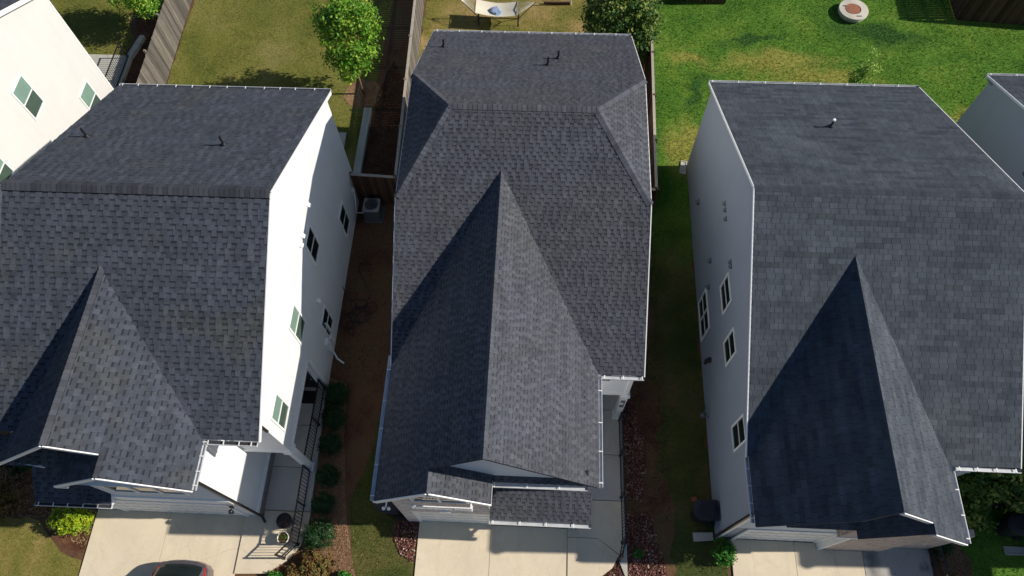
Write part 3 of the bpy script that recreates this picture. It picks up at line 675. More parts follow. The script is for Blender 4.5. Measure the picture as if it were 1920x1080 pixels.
b.face([(-4.06, 3.4, 5.28), (-4.06, 7.2, 5.28), (-3.9, 7.2, 5.28), (-3.9, 3.4, 5.28)]); b.face([(1.6, 4.0, 5.28), (1.6, 7.2, 5.28), (1.82, 7.2, 5.28), (1.82, 4.0, 5.28)]); build_faces(b, 'soffit', M['trim'], h2)
b = MB(); b.box(1.64, 2.98, 7.5, 9.8, 2.76, 2.8); b.build('porch_ceiling', M['trim'], h2)
gutter(h2, (-4.09, 20.3, 5.37), (3.16, 20.3, 5.37), (0, 1, 0), w_=.10, seed=5, step=.8, dirt=False)
gutter(h2, (1.92, 7.15, 5.37), (3.16, 7.15, 5.37), (0, -1, 0), seed=6, step=.5, dirt=False)
gutter(h2, (1.85, 3.99, 5.38), (1.85, 7.1, 5.38), (1, 0, 0), seed=7, step=.9, dirt=False)
gutter(h2, (-4.09, 3.40, zl(-4.08)), (-4.09, 7.5, zl(-4.08)), (-1, 0, 0), seed=8, step=.9, dirt=False)
gutter(h2, (-1.05, 3.99, 5.42), (1.55, 3.99, 5.42), (0, -1, 0), w_=.12, seed=9, step=.9, dirt=False)
gutter(h2, (-1.16, 3.44, 2.70), (1.86, 3.44, 2.70), (0, -1, 0), seed=10, step=.8, dirt=False)
downspout(h2, [(1.5, 3.38, 2.6), (1.58, 3.7, 2.4), (1.58, 3.7, 0.1)])
downspout(h2, [(-4.12, 7.3, 5.35), (-3.99, 7.3, 5.1), (-3.99, 7.3, 0.1)], 'trim')
for x, y, z in ((-3.47, 18.58, 6.32), (0.14, 17.07, 7.15), (0.48, 17.69, 6.81)): vent_pipe(h2, x, y, z, .36)
garage_door(h2, -3.50, 1.35, 3.72, 1.98)
b = MB(); b.box(-1.15, 1.6, 3.74, 3.78, 1.95, 2.65); b.box(1.35, 1.62, 3.70, 3.75, 0, 2.6); build_boxes(b, 'garage_surround', M['trim'], h2)
window_y(h2, 3.69, -3.25, -1.75, 4.02, 4.75, 2)
b = MB(); b.box(-3.35, -1.6, 3.52, 3.55, 3.96, 4.00); b.box(-3.35, -1.6, 3.52, 3.55, 3.55, 3.59)
for k in range(19): x = -3.33 + k * .094; b.box(x, x + .03, 3.525, 3.545, 3.59, 3.96)
for x in (-3.35, -1.64): b.box(x, x + .04, 3.55, 3.69, 3.96, 4.00); b.box(x, x + .04, 3.55, 3.69, 3.55, 3.59)
b.build('window_rail', M['trim'], h2)
b = MB(); b.box(-2.68, -2.36, 3.64, 3.70, 2.30, 2.50); b.build('number_plate', M['trim'], h2)
g = MB()
for dx in (-.07, .07): g.lathe((-3.86 + dx, 3.30, 4.72), [(.0, 0), (.04, .01), (.05, .06), (.02, .11), (0, .12)], 12)
g.tube([(-3.86, 3.7, 4.8), (-3.86, 3.32, 4.85)], .02, 6); g.build('flood_light', M['trim'], h2, True)
window_y(h2, 7.5, 2.05, 2.35, 4.0, 5.0, 1)
b = MB(); b.box(2.86, 3.08, 7.45, 7.68, 0.12, 2.7); b.box(2.82, 3.12, 7.41, 7.72, 2.52, 2.69); b.box(2.82, 3.12, 7.41, 7.72, .12, .28)
c2 = b.build('porch_column', M['trim'], h2)
b = MB(); b.box(1.9, 2.75, 9.76, 9.8, .15, 2.2); b.build('front_door', M['dark_metal'], h2)

# ---------------------------------------------------------------- house C (right) and D (far right)
def main_block(name, dx, dy, label, wall_mat, wing=True, loc=(9.7, 11, 0), ext=0.0):
    h = thing(name, (loc[0] + dx, loc[1] + dy, 0), label, 'house')
    X0, X1 = 6.0 + dx, 13.42 + dx
    yb, yr, yf, ze, zr = 18.65 + dy + ext, 11.87 + dy + ext / 2, 5.10 + dy, 4.85, 8.08
    prof = (yb, yr, yf, ze, zr)
    b = MB(); gable_body(b, X0 + .13, X1 - .15, 5.45 + dy, yb - .12, 2.8 if wing else 0, prof)
    if wing: b.box(X0 + .132, X1 - .152, 7.6 + dy, yb - .123, 0, 2.8)
    b.build('wall', wall_mat, h)
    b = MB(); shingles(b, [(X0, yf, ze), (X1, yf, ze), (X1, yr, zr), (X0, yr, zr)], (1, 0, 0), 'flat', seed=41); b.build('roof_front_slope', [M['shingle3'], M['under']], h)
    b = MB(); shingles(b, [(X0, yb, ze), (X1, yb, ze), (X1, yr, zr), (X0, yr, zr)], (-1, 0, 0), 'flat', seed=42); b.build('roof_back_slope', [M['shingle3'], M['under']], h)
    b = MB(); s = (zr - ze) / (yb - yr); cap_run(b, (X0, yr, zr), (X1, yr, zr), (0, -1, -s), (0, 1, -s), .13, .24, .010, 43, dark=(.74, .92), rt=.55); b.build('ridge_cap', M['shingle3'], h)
    b = MB()
    for x in (X0 - .015, X1 + .015):
        rake_trim(b, (x, yr, zr + .02), (x, yb, ze + .02), th=.03, h_=.08); rake_trim(b, (x, yr, zr + .02), (x, yf, ze + .02), th=.03, h_=.08)
    b.bar((X0, yb - .01, ze - .09), (X1, yb - .01, ze - .09), .03, .14); build_boxes(b, 'rake_board', M['trim'], h)
    b = MB(); b.face([(X0, yb - .4, ze - .09), (X1, yb - .4, ze - .09), (X1, yb - .02, ze - .09), (X0, yb - .02, ze - .09)]); build_faces(b, 'soffit', M['trim'], h)
    gutter(h, (X0, yb + .01, ze), (X1, yb + .01, ze), (0, 1, 0), w_=.10, seed=11, step=.95, dirt=False)
    return h
h3 = main_block('house', 0, 0, 'right house with pale grey lap siding, flat shingle roof and dark pointed front gable', M['grey3'])
b = MB()
b.box(6.134, 11.3, 3.65, 7.6, 0, 2.8); b.box(6.136, 11.3, 3.652, 5.45, 2.8, 4.78)
b.build('garage_wing_wall', M['grey3'], h3)
b = MB(); b.prism([(6.2, 3.60, 4.3), (11.3, 3.60, 4.3), (11.3, 3.6, 4.75), (8.8, 3.60, 7.05), (6.2, 3.60, 4.7)], (0, .5, 0)); b.box(6.14, 9.5, 3.61, 3.65, 2.2, 4.3); b.build('gable_wall', M['shade_blue'], h3)
b = MB(); b.box(9.48, 11.35, 3.40, 3.65, 0, 3.0); b.box(11.35, 12.9, 3.55, 3.75, 0, 2.9); b.prism([(8.9, 3.35, 3.0), (11.35, 3.35, 3.0), (11.35, 3.35, 4.8), (10.04, 3.35, 6.0), (8.9, 3.35, 4.9)], (0, .3, 0)); b.build('brick_front', M['brick_tan'], h3)
b = MB(); b.box(9.38, 9.48, 3.38, 3.65, 0, 3.0); b.box(8.9, 9.5, 3.33, 3.40, 2.9, 3.05); b.box(6.14, 6.25, 3.60, 3.655, 0, 4.7); build_boxes(b, 'trim_board', M['trim'], h3)
sR = (7.29 - 4.82) / (11.51 - 8.8)
b = MB(); og = (11.53, 3.05, 4.82)
shingles(b, [(8.8, 3.33, 7.29), (11.53, 3.33, 4.80), (11.53, 5.1, 4.80), (8.8, 10.24, 7.29)], (0, 1, 0), 'flat', seed=44, origin=og)
xg = 10.04; zgr = 7.29 - sR * (xg - 8.8)
shingles(b, [(xg, 3.05, zgr), (11.53, 3.05, 4.80), (11.53, 3.33, 4.80), (xg, 3.33, zgr)], (0, 1, 0), 'flat', seed=45, origin=og); b.build('wing_roof_right', [M['shingle3'], M['under']], h3)
b = MB(); shingles(b, [(8.8, 10.24, 7.29), (8.8, 3.33, 7.29), (8.1, 3.19, 7.29 - .8982 * .7), (6.05, 3.24, 4.82), (6.05, 5.1, 4.82)], (0, -1, 0), 'flat', seed=46); b.build('wing_roof_left', [M['shingle3'], M['under']], h3)
b = MB(); shingles(b, [(xg, 4.0, zgr), (xg, 3.05, zgr), (8.70, 3.05, zgr - 1.0 * 1.34), (8.70, 4.0, zgr - 1.34)], (0, -1, 0), 'flat', seed=47); b.build('gablet_roof', [M['shingle3'], M['under']], h3)
b = MB(); shingles(b, [(6.9, 3.28, 4.75), (8.75, 3.28, 4.75), (8.75, 3.7, 5.2), (6.9, 3.7, 5.2)], (1, 0, 0), 'flat', seed=48); b.build('skirt_roof', [M['shingle3'], M['under']], h3)
b = MB(); cap_run(b, (8.8, 3.32, 7.29), (8.8, 10.3, 7.29), (-1, 0, -.9), (1, 0, -.91), .07, .24, .006, 49, dark=(.95, 1.05), rt=.9); b.build('wing_ridge_cap', M['shingle3'], h3)
b = MB(); rake_trim(b, (8.8, 3.31, 7.29), (xg, 3.31, zgr), h_=.13); rake_trim(b, (xg, 3.03, zgr), (11.53, 3.03, 4.80), h_=.13); 
build_boxes(b, 'wing_rake_board', M['trim'], h3)
b = MB(); b.face([(11.3, 3.1, 4.72), (11.3, 5.1, 4.72), (11.52, 5.1, 4.72), (11.52, 3.1, 4.72)]); b.face([(11.3, 5.12, 4.76), (13.3, 5.12, 4.76), (13.3, 5.45, 4.76), (11.3, 5.45, 4.76)]); build_faces(b, 'wing_soffit', M['shade_blue'], h3)
b = MB(); b.box(11.32, 13.25, 5.42, 7.58, 2.76, 2.80); b.build('porch_ceiling', M['trim'], h3)
gutter(h3, (11.65, 5.08, 4.85), (13.42, 5.08, 4.85), (0, -1, 0), seed=12, step=.5, dirt=False)
gutter(h3, (11.54, 3.07, 4.80), (11.54, 5.0, 4.80), (1, 0, 0), seed=13, step=.65, dirt=False)
gutter(h3, (6.04, 3.34, 4.82), (6.04, 5.1, 4.82), (-1, 0, 0), seed=14, step=.45, dirt=False, w_=.09)
downspout(h3, [(5.99, 3.6, 4.75), (6.08, 3.62, 4.5), (6.08, 3.62, 0.1)])
b = MB(); b.box(13.0, 13.22, 5.45, 5.68, .12, 2.76); b.build('porch_column', M['trim'], h3)
for a in ((8.417, 9.169, 3.203, 4.383, 0), (10.128, 11.078, 3.395, 4.4, 0), (10.477, 11.958, .327, 1.517, 1), (5.674, 6.39, 3.239, 4.51, 0)):
    window_x(h3, 6.13, a[0], a[1], a[2], a[3], -1, 'glass_dark', 'glass_dark', bool(a[4]))
for y, z, k in ((15.71, 1.53, 1.2), (13.49, 4.8, .8), (13.25, 4.78, .8), (12.93, 4.74, .8), (12.63, 2.46, 1.), (11.30, 4.77, .8), (11.15, 4.77, .8), (11.84, 1.95, 1.)): hood(h3, 6.13, y, z, -1, 'grey_plastic', k)
g = MB(); g.box(6.0, 6.13, 9.23, 9.37, 1.3, 1.45); g.lathe((6.0, 9.3, 1.05), [(0, 0), (.06, .01), (.08, .24), (.02, .32)], 10); g.build('wall_light', M['black_plastic'], h3)
vent_pipe(h3, 9.26, 15.49, 6.36, .36, white=True)
garage_door(h3, 6.75, 9.3, 3.60, 2.05)
h4 = main_block('house', 10.0, 0, 'house at the right edge, with pale grey side wall and wide white roof trim', M['grey4'], ext=.65)
for ch in list(h3.children):
    if ch.name.split('.')[0] in ('garage_wing_wall', 'gable_wall', 'brick_front', 'trim_board', 'wing_roof_right', 'wing_roof_left', 'gablet_roof', 'skirt_roof', 'wing_ridge_cap', 'wing_rake_board', 'porch_ceiling', 'garage_door'):
        c = ch.copy(); col.objects.link(c); c.parent = h4
hood(h4, 16.13, 14.9, 5.0, -1, 'grey_plastic', 1.2)
# ---------------------------------------------------------------- house E (far left)
h0 = thing('house', (-22.5, 15.5, 0), 'cream house at the far left, seen by its bright gable wall', 'house')
p0 = (21.6, 15.55, 9.5, 6.0, 8.85)
b = MB(); gable_body(b, -25.9, -18.8, 9.9, 21.2, 0, p0); b.build('wall', M['white0'], h0)
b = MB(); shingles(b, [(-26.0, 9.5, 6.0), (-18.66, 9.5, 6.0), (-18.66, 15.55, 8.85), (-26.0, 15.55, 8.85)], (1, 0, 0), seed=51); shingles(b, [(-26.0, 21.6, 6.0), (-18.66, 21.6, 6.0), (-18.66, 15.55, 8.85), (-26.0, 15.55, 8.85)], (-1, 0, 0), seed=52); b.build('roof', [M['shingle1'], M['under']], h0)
b = MB(); rake_trim(b, (-18.65, 15.55, 8.85), (-18.65, 21.6, 6.0)); rake_trim(b, (-18.65, 15.55, 8.85), (-18.65, 9.5, 6.0)); b.box(-18.81, -18.785, 21.13, 21.215, 0, 5.9); build_boxes(b, 'rake_board', M['trim'], h0)
for a in ((16.85, 17.7, 3.98, 5.38), (19.3, 20.15, .95, 2.4), (13.7, 14.5, 3.98, 5.0)): window_x(h0, -18.8, *a, 1)
gutter(h0, (-26, 21.62, 6.0), (-18.66, 21.62, 6.0), (0, 1, 0), seed=15)

#@@GROUND
# ================================================================== GROUND
def sheet(name, poly, z, mat, th=None, kind='structure'):
    b = MB()
    if th: b.prism([(x, y, z) for x, y in poly], (0, 0, -th))
    else:
        A = sum(poly[i][0] * poly[(i + 1) % len(poly)][1] - poly[(i + 1) % len(poly)][0] * poly[i][1] for i in range(len(poly)))
        b.face([(x, y, z) for x, y in (poly if A > 0 else poly[::-1])])
    o = b.build(name, mat); o['kind'] = kind; return o

b = MB(); b.face([(-400, -400, 0), (400, -400, 0), (400, 400, 0), (-400, 400, 0)]); struct('ground', b, M['ground'])
rg = np.random.default_rng(7)
def wob(poly, amp=0.05, step=0.35, seed=0):
    """polygon outline with an irregular edge"""
    r = random.Random(seed); out = []
    for i in range(len(poly)):
        a, b2 = poly[i], poly[(i + 1) % len(poly)]; L = math.dist(a, b2); n = max(1, int(L / step))
        for k in range(n):
            t = k / n; out.append((a[0] + (b2[0] - a[0]) * t + r.uniform(-amp, amp), a[1] + (b2[1] - a[1]) * t + r.uniform(-amp, amp)))
    return out
P_backA = wob([(-17.05, 16.3), (-7.85, 16.3), (-7.85, 21.1), (-7.5, 21.1), (-7.5, 23.5), (-7.3, 29.0), (-17.05, 29.0)], .04, seed=1)
P_backB = wob([(-5.75, 16.2), (3.0, 16.2), (3.2, 22.5), (2.6, 24.5), (3.4, 30.5), (-5.75, 30.5)], .06, seed=2)
P_right = wob([(4.5, 15.0), (6.13, 15.0), (6.13, 17.95), (27, 17.9), (27, 36), (4.72, 36)], .03, seed=3)
P_gapC = wob([(4.75, 1.0), (6.5, 1.0), (6.5, 3.7), (6.13, 3.9), (6.13, 15.4), (4.62, 15.4), (4.15, 12.5), (4.45, 11.0), (4.1, 9.5), (4.5, 8.0), (4.35, 6.0), (4.75, 4.6)], .14, .3, seed=4)
P_farC = wob([(14.2, -3.0), (22, -3.0), (22, 3.6), (16.3, 4.2), (14.6, 8.5), (13.5, 8.0), (14.0, 4.0)], .06, seed=5)
P_gapB = wob([(-5.35, -3.0), (-3.62, -3.0), (-3.62, 2.4), (-4.2, 2.6), (-4.5, 3.5), (-4.2, 4.0), (-4.2, 9.0), (-5.2, 9.6), (-5.5, 6.0), (-6.05, 4.2), (-5.85, 3.1), (-5.45, 1.6)], .05, seed=6)
P_front = wob([(-30, -4.0), (-14.55, -4.0), (-14.5, 2.0), (-15.3, 2.3), (-16.3, 3.2), (-19, 3.4), (-30, 3.4)], .07, seed=7)
P_yardE = wob([(-34, 23.85), (-19.4, 23.85), (-19.35, 25.0), (-19.9, 26.2), (-20.0, 34), (-34, 34)], .05, seed=8)
LZ = {id(P_gapC): .002}
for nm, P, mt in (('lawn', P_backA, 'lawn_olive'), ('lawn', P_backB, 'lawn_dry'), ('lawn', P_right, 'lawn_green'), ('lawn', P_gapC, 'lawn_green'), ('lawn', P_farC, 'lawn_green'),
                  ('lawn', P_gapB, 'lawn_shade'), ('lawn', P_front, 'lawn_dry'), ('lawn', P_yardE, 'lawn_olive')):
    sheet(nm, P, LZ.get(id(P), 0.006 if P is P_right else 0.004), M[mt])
P_mulA = wob([(-7.32, -1.0), (-5.4, -1.0), (-5.5, 1.9), (-5.86, 3.05), (-6.11, 3.9), (-6.45, 5.85), (-6.75, 8.4), (-7.4, 8.6)], .03, seed=9)
sheet('mulch_bed', P_mulA, 0.008, M['mulch'])
P_mulD = wob([(-7.42, 16.3), (-5.9, 16.3), (-5.95, 22), (-6.9, 24), (-7.35, 22.0)], .05, seed=10)
sheet('mulch_bed', P_mulD, 0.008, M['mulch_dark'])
P_mulE = wob([(-19.0, 18.5), (-17.2, 18.5), (-17.2, 26.2), (-19.6, 26.3), (-19.1, 24.9)], .04, seed=11)
sheet('mulch_bed', P_mulE, 0.008, M['mulch_dark'])
ring = [(-8.02 + .85 * math.cos(a), 21.95 + .82 * math.sin(a)) for a in np.linspace(0, 2 * math.pi, 30)[:-1]]
sheet('tree_ring', wob(ring, .03, .1, 12), 0.010, M['mulch'])
P_mulC = wob([(13.3, 2.0), (14.1, 2.2), (14.3, 3.2), (13.9, 3.9), (13.3, 3.9)], .04, seed=13)
sheet('mulch_bed', P_mulC, 0.008, M['mulch'])
sheet('mulch_bed', wob([(-18.6, 3.2), (-16.2, 3.3), (-15.2, 2.4), (-14.55, 2.2), (-14.5, 4.2), (-18.6, 8)], .06, seed=14), 0.009, M['mulch_dark'])
P_side = wob([(3.1, 16.4), (4.5, 16.2), (4.55, 30), (3.6, 30), (3.3, 24)], .05, seed=15); sheet('mulch_bed', P_side, 0.008, M['mulch_dark'])

# concrete, poured in slabs with open joints
def slabs(name, polys, z, mat, th=0.10):
    b = MB()
    for p in polys: b.prism([(x, y, z) for x, y in p], (0, 0, -th))
    return struct(name, b, mat)
def rect(x0, x1, y0, y1, g=.006): return [(x0 + g, y0 + g), (x1 - g, y0 + g), (x1 - g, y1 - g), (x0 + g, y1 - g)]
j = .007
sheet('driveway_bed', [(-14.4, -6), (-9.5, -6), (-9.5, 3.5), (-14.4, 3.5)], 0.006, M['edge']); sheet('driveway_bed', [(-3.5, -6), (1.25, -6), (1.25, 3.6), (-3.5, 3.6)], 0.006, M['edge']); sheet('driveway_bed', [(6.7, -6), (10.7, -6), (10.7, 3.3), (6.7, 3.3)], 0.006, M['edge'])
slabs('driveway', [rect(-14.47, -11.97, -6, .4), rect(-14.47, -11.97, .4, 3.64), rect(-11.97, -9.42, -6, .4), rect(-11.97, -9.42, .4, 3.64)], 0.05, M['concrete'])
slabs('driveway', [rect(-3.60, -1.21, -6, .6), rect(-3.60, -1.21, .6, 3.74), rect(-1.21, 1.318, -6, .6), rect(-1.21, 1.318, .6, 3.69)], 0.05, M['concrete'])
slabs('driveway', [rect(6.62, 8.66, -6, 3.60), [(8.667, -6), (10.814, -6), (10.814, 3.39), (9.36, 3.39), (9.36, 3.59), (8.667, 3.59)]], 0.05, M['concrete'])
slabs('walkway', [[(-9.41, 1.82), (-8.38, 1.87), (-7.80, 2.28), (-7.45, 2.72), (-7.28, 3.2), (-7.27, 3.83), (-9.41, 3.83)]], 0.10, M['concrete'])
slabs('porch', [[(-8.80, 3.85), (-7.27, 3.85), (-7.31, 5.28), (-8.80, 5.28)], [(-8.80, 5.30), (-7.31, 5.30), (-7.36, 6.75), (-8.80, 6.75)], [(-8.80, 6.77), (-7.36, 6.77), (-7.42, 8.19), (-8.80, 8.19)]], 0.15, M['concrete_porch'], .15)
slabs('walkway', [[(1.32, 2.20), (2.35, 2.22), (2.75, 2.52), (2.98, 2.92), (2.30, 3.41), (1.32, 3.41)], [(1.32, 3.425), (2.29, 3.425), (3.0, 2.94), (3.20, 3.12), (3.20, 4.63), (1.64, 4.63), (1.64, 3.72), (1.32, 3.70)]], 0.08, M['concrete'])
slabs('walkway', [[(1.64, 4.65), (3.20, 4.65), (3.20, 6.16), (1.64, 6.16)], [(1.64, 6.18), (3.20, 6.18), (3.20, 7.75), (1.64, 7.75)], [(1.64, 7.77), (3.20, 7.77), (3.10, 9.75), (1.64, 9.75)]], 0.12, M['concrete_porch'], .12)
b = MB(); b.prism([(2.98, 2.75, .09), (3.22, 2.15, .09), (3.24, 2.15, .09), (3.24, 3.3, .09)], (0, 0, -.09)); struct('kerb', b, M['concrete_grey'])
slabs('walkway', [[(10.83, 0), (12.95, 0), (12.95, 3.54), (11.36, 3.54), (11.36, 3.39), (10.83, 3.39)]], 0.06, M['concrete_stain'])
slabs('patio', [[(-24, 18.5), (-19.25, 18.5), (-19.25, 23.80), (-24, 23.80)]], 0.12, M['concrete_grey'], .12)
slabs('patio', [[(-9.7, 16.4), (-8.42, 16.4), (-8.42, 19.7), (-9.7, 19.7)]], 0.10, M['concrete_grey'])
b = MB(); b.prism([(-7.80, 16.35, .22), (-7.48, 16.35, .22), (-7.48, 21.0, .22), (-7.80, 21.0, .22)], (0, 0, -.22))
tag(b.build('retaining_kerb', M['concrete_grey']), 'long pale concrete kerb beside the mulch strip of the left backyard', 'kerb')
b = MB(); b.prism([(-19.24, 18.5, .2), (-18.98, 18.5, .2), (-18.98, 23.6, .2), (-18.80, 24.4, .2), (-18.72, 25.0, .2), (-18.95, 25.0, .2), (-19.1, 24.3, .2), (-19.24, 23.6, .2)], (0, 0, -.2))
tag(b.build('retaining_kerb', M['concrete_grey']), 'curving pale concrete kerb at the edge of the patio by the railing', 'kerb')

# ---------------------------------------------------------------- scattered stuff
def in_poly(P, x, y):
    P = np.asarray(P); c = np.zeros(len(x), bool); n = len(P); jx = n - 1
    for i in range(n):
        xi, yi = P[i]; xj, yj = P[jx]
        if yi != yj:
            m_ = ((yi > y) != (yj > y)) & (x < (xj - xi) * (y - yi) / (yj - yi) + xi); c ^= m_
        jx = i
    return c
def tri_mesh(name, verts, nper, tint, mat, parent=None):
    n = len(verts) // nper
    me = bpy.data.meshes.new(name); me.vertices.add(len(verts)); me.vertices.foreach_set('co', np.asarray(verts, np.float32).ravel())
    me.loops.add(len(verts)); me.loops.foreach_set('vertex_index', np.arange(len(verts), dtype=np.int32))
    me.polygons.add(n); me.polygons.foreach_set('loop_start', np.arange(n, dtype=np.int32) * nper)
    try: me.polygons.foreach_set('loop_total', np.full(n, nper, np.int32))
    except Exception: pass
    me.materials.append(mat); at = me.attributes.new('tint', 'FLOAT', 'FACE'); at.data.foreach_set('value', np.asarray(tint, np.float32))
    me.update(calc_edges=True); me.validate()
    o = bpy.data.objects.new(name, me); col.objects.link(o)
    if parent is not None: o.parent = parent
    return o
def grass(polys, dens, h, mat, seed, lab, box=None, wd=.018, bare=0.0):
    r = np.random.default_rng(seed); vs_ = []; ts = []
    for P in polys:
        A = np.asarray(P); x0, y0 = A.min(0); x1, y1 = A.max(0)
        if box: x0, y0, x1, y1 = max(x0, box[0]), max(y0, box[1]), min(x1, box[2]), min(y1, box[3])
        n = int((x1 - x0) * (y1 - y0) * dens); x = r.uniform(x0, x1, n); y = r.uniform(y0, y1, n)
        k = in_poly(P, x, y)
        # patchy growth
        f = np.sin(x * 2.1 + 1.3 * np.sin(y * 1.7)) + np.sin(y * 2.7 + 1.1 * np.sin(x * 2.3)) + np.sin(x * 7 + y * 5) * .5
        k &= r.uniform(-2.5, 2.5, n) < f * .6 + 1.8 - bare * 3
        x = x[k]; y = y[k]; n = len(x); a = r.uniform(0, 2 * np.pi, n); ln = h * r.uniform(.5, 1.4, n); lean = r.uniform(.2, 1.1, n)
        w2 = wd * r.uniform(.6, 1.3, n) / 2
        px, py = np.cos(a) * w2, np.sin(a) * w2; b2 = r.uniform(0, 2 * np.pi, n)
        tx = x + np.cos(b2) * ln * lean; ty = y + np.sin(b2) * ln * lean
        v = np.stack([np.stack([x - px, y - py, np.full(n, .004)], 1), np.stack([x + px, y + py, np.full(n, .004)], 1), np.stack([tx, ty, ln], 1)], 1)
        vs_.append(v.reshape(-1, 3)); ts.append(r.uniform(.6, 1.45, n))
    o = tri_mesh('grass', np.concatenate(vs_), 3, np.concatenate(ts), mat)
    o['kind'] = 'stuff'; o['label'] = lab; o['category'] = 'grass'; return o
def blade_mat(name, base):
    """grass blade coloured from the same patches as its lawn"""
    m2 = M[base].copy(); m2.name = name; nt_ = m2.node_tree; bs = nt_.nodes['Principled BSDF']
    src = bs.inputs['Base Color'].links[0].from_socket
    at = nt_.nodes.new('ShaderNodeAttribute'); at.attribute_name = 'tint'
    vm = nt_.nodes.new('ShaderNodeVectorMath'); vm.operation = 'SCALE'
    nt_.links.new(src, vm.inputs[0]); nt_.links.new(at.outputs['Fac'], vm.inputs['Scale']); nt_.links.new(vm.outputs[0], bs.inputs['Base Color'])
    for l in list(bs.inputs['Normal'].links): nt_.links.remove(l)
    tr = nt_.nodes.new('ShaderNodeBsdfTranslucent'); mx = nt_.nodes.new('ShaderNodeMixShader'); mx.inputs[0].default_value = .3
    o_ = nt_.nodes['Material Output']; nt_.links.new(vm.outputs[0], tr.inputs[0]); nt_.links.new(bs.outputs[0], mx.inputs[1]); nt_.links.new(tr.outputs[0], mx.inputs[2]); nt_.links.new(mx.outputs[0], o_.inputs[0])
    return m2
M['bl_olive'] = blade_mat('olive_grass_blade', 'lawn_olive'); M['bl_dry'] = blade_mat('dry_grass_blade', 'lawn_dry')
M['bl_shade'] = blade_mat('side_grass_blade', 'lawn_shade'); M['bl_green'] = blade_mat('green_grass_blade', 'lawn_green')
grass([P_backA], 650, .045, M['bl_olive'], 1, 'short olive grass of the fenced left backyard')
grass([P_backB], 500, .04, M['bl_dry'], 2, 'patchy dry grass behind the middle house', (-5.8, 19, 5, 30.5), bare=.15)
grass([P_right], 520, .065, M['bl_green'], 3, 'thick green grass of the open yard at the upper right', (4, 14, 26, 33), .024)
grass([P_gapC], 520, .05, M['bl_green'], 4, 'shaded grass strip between the middle and right houses', bare=.2)
grass([[(3.9, 2.0), (4.8, 2.0), (4.7, 15.4), (3.6, 15.4)]], 260, .05, M['bl_shade'], 14, 'thin grass spreading over the soil beside the red rocks', bare=.45)
grass([[(-5.6, 3.5), (-4.1, 3.5), (-4.1, 15.5), (-5.8, 15.5)]], 200, .04, M['bl_shade'], 15, 'thin grass spreading up the soil passage beside the left house', bare=.5)
grass([P_farC], 500, .07, M['bl_green'], 5, 'green grass right of the right house driveway', (13, -3, 19, 8), .024)
grass([P_gapB], 600, .045, M['bl_shade'], 6, 'narrow grass strip between the left and middle houses')
grass([P_front], 400, .045, M['bl_dry'], 8, 'dry front lawn left of the left driveway', (-22, -1, -14, 4))
grass([P_yardE], 500, .06, M['bl_olive'], 9, 'grass in the yard beyond the patio railing', (-27, 23, -19, 32))

M['chip'] = tintmat('mulch_chip', [(0, S(96, 72, 54)), (.4, S(130, 100, 76)), (.75, S(150, 120, 94)), (1, S(172, 144, 116))], .9, .1)
M['chip_dark'] = tintmat('dark_mulch_chip', [(0, S(44, 33, 27)), (.5, S(78, 58, 44)), (.85, S(100, 80, 60)), (1, S(128, 108, 86))], .9, .1)
M['straw'] = tintmat('straw_litter', [(0, S(70, 50, 36)), (.5, S(120, 92, 62)), (1, S(190, 164, 120))], .9, .1)
def chips(polys, dens, ln, wd, mat, seed, lab, box=None, name='mulch', z=.012):
    r = np.random.default_rng(seed); out = []; ts = []
    for P in polys:
        A = np.asarray(P); x0, y0 = A.min(0); x1, y1 = A.max(0)
        if box: x0, y0, x1, y1 = max(x0, box[0]), max(y0, box[1]), min(x1, box[2]), min(y1, box[3])
        n = int((x1 - x0) * (y1 - y0) * dens); x = r.uniform(x0, x1, n); y = r.uniform(y0, y1, n); k = in_poly(P, x, y); x, y = x[k], y[k]; n = len(x)
        a = r.uniform(0, 2 * np.pi, n); L = ln * r.uniform(.4, 1.3, n) / 2; W = wd * r.uniform(.6, 1.3, n) / 2; ca, sa = np.cos(a), np.sin(a)
        tz = r.uniform(-.35, .35, n) * L; tw = r.uniform(-.6, .6, n) * W; z0 = z + np.abs(tz) + np.abs(tw) + r.uniform(0, .015, n)
        q = [np.stack([x + ca * L * i - sa * W * jj, y + sa * L * i + ca * W * jj, z0 + tz * i + tw * jj], 1) for i, jj in ((-1, -1), (1, -1), (1, 1), (-1, 1))]
        out.append(np.stack(q, 1).reshape(-1, 3)); ts.append(r.uniform(0, 1, n))
    o = tri_mesh(name, np.concatenate(out), 4, np.concatenate(ts), mat); o['kind'] = 'stuff'; o['label'] = lab; o['category'] = name.replace('_', ' '); return o
chips([P_mulA, P_mulC], 1500, .045, .014, M['chip'], 21, 'tan wood mulch beside the left porch and at the right driveway', (-8, 0, 15, 9))
chips([P_mulD, P_mulE, P_side], 900, .05, .015, M['chip_dark'], 22, 'dark mulch in the strips along the backyard fences')
chips([[(-7.3, 8.4), (-4.0, 8.4), (-4.0, 16.2), (-7.3, 16.2)], [(3.2, 4.0), (4.8, 4.0), (4.6, 15.5), (3.1, 15.5)]], 160, .06, .016, M['chip_dark'], 23, 'sparse litter on the bare soil between the houses', name='soil_litter')
chips([[(-18.6, 3.2), (-16.2, 3.3), (-14.55, 2.3), (-14.5, 4.2), (-18.6, 8)]], 500, .10, .012, M['straw'], 24, 'brown leaf and straw litter by the yellow green bush', name='leaf_litter')
chips([P_backB, P_gapB, P_front], 60, .05, .007, M['straw'], 25, 'dead grass stalks lying on the lawns', (-22, -1, 5, 30), 'dead_grass', .03)

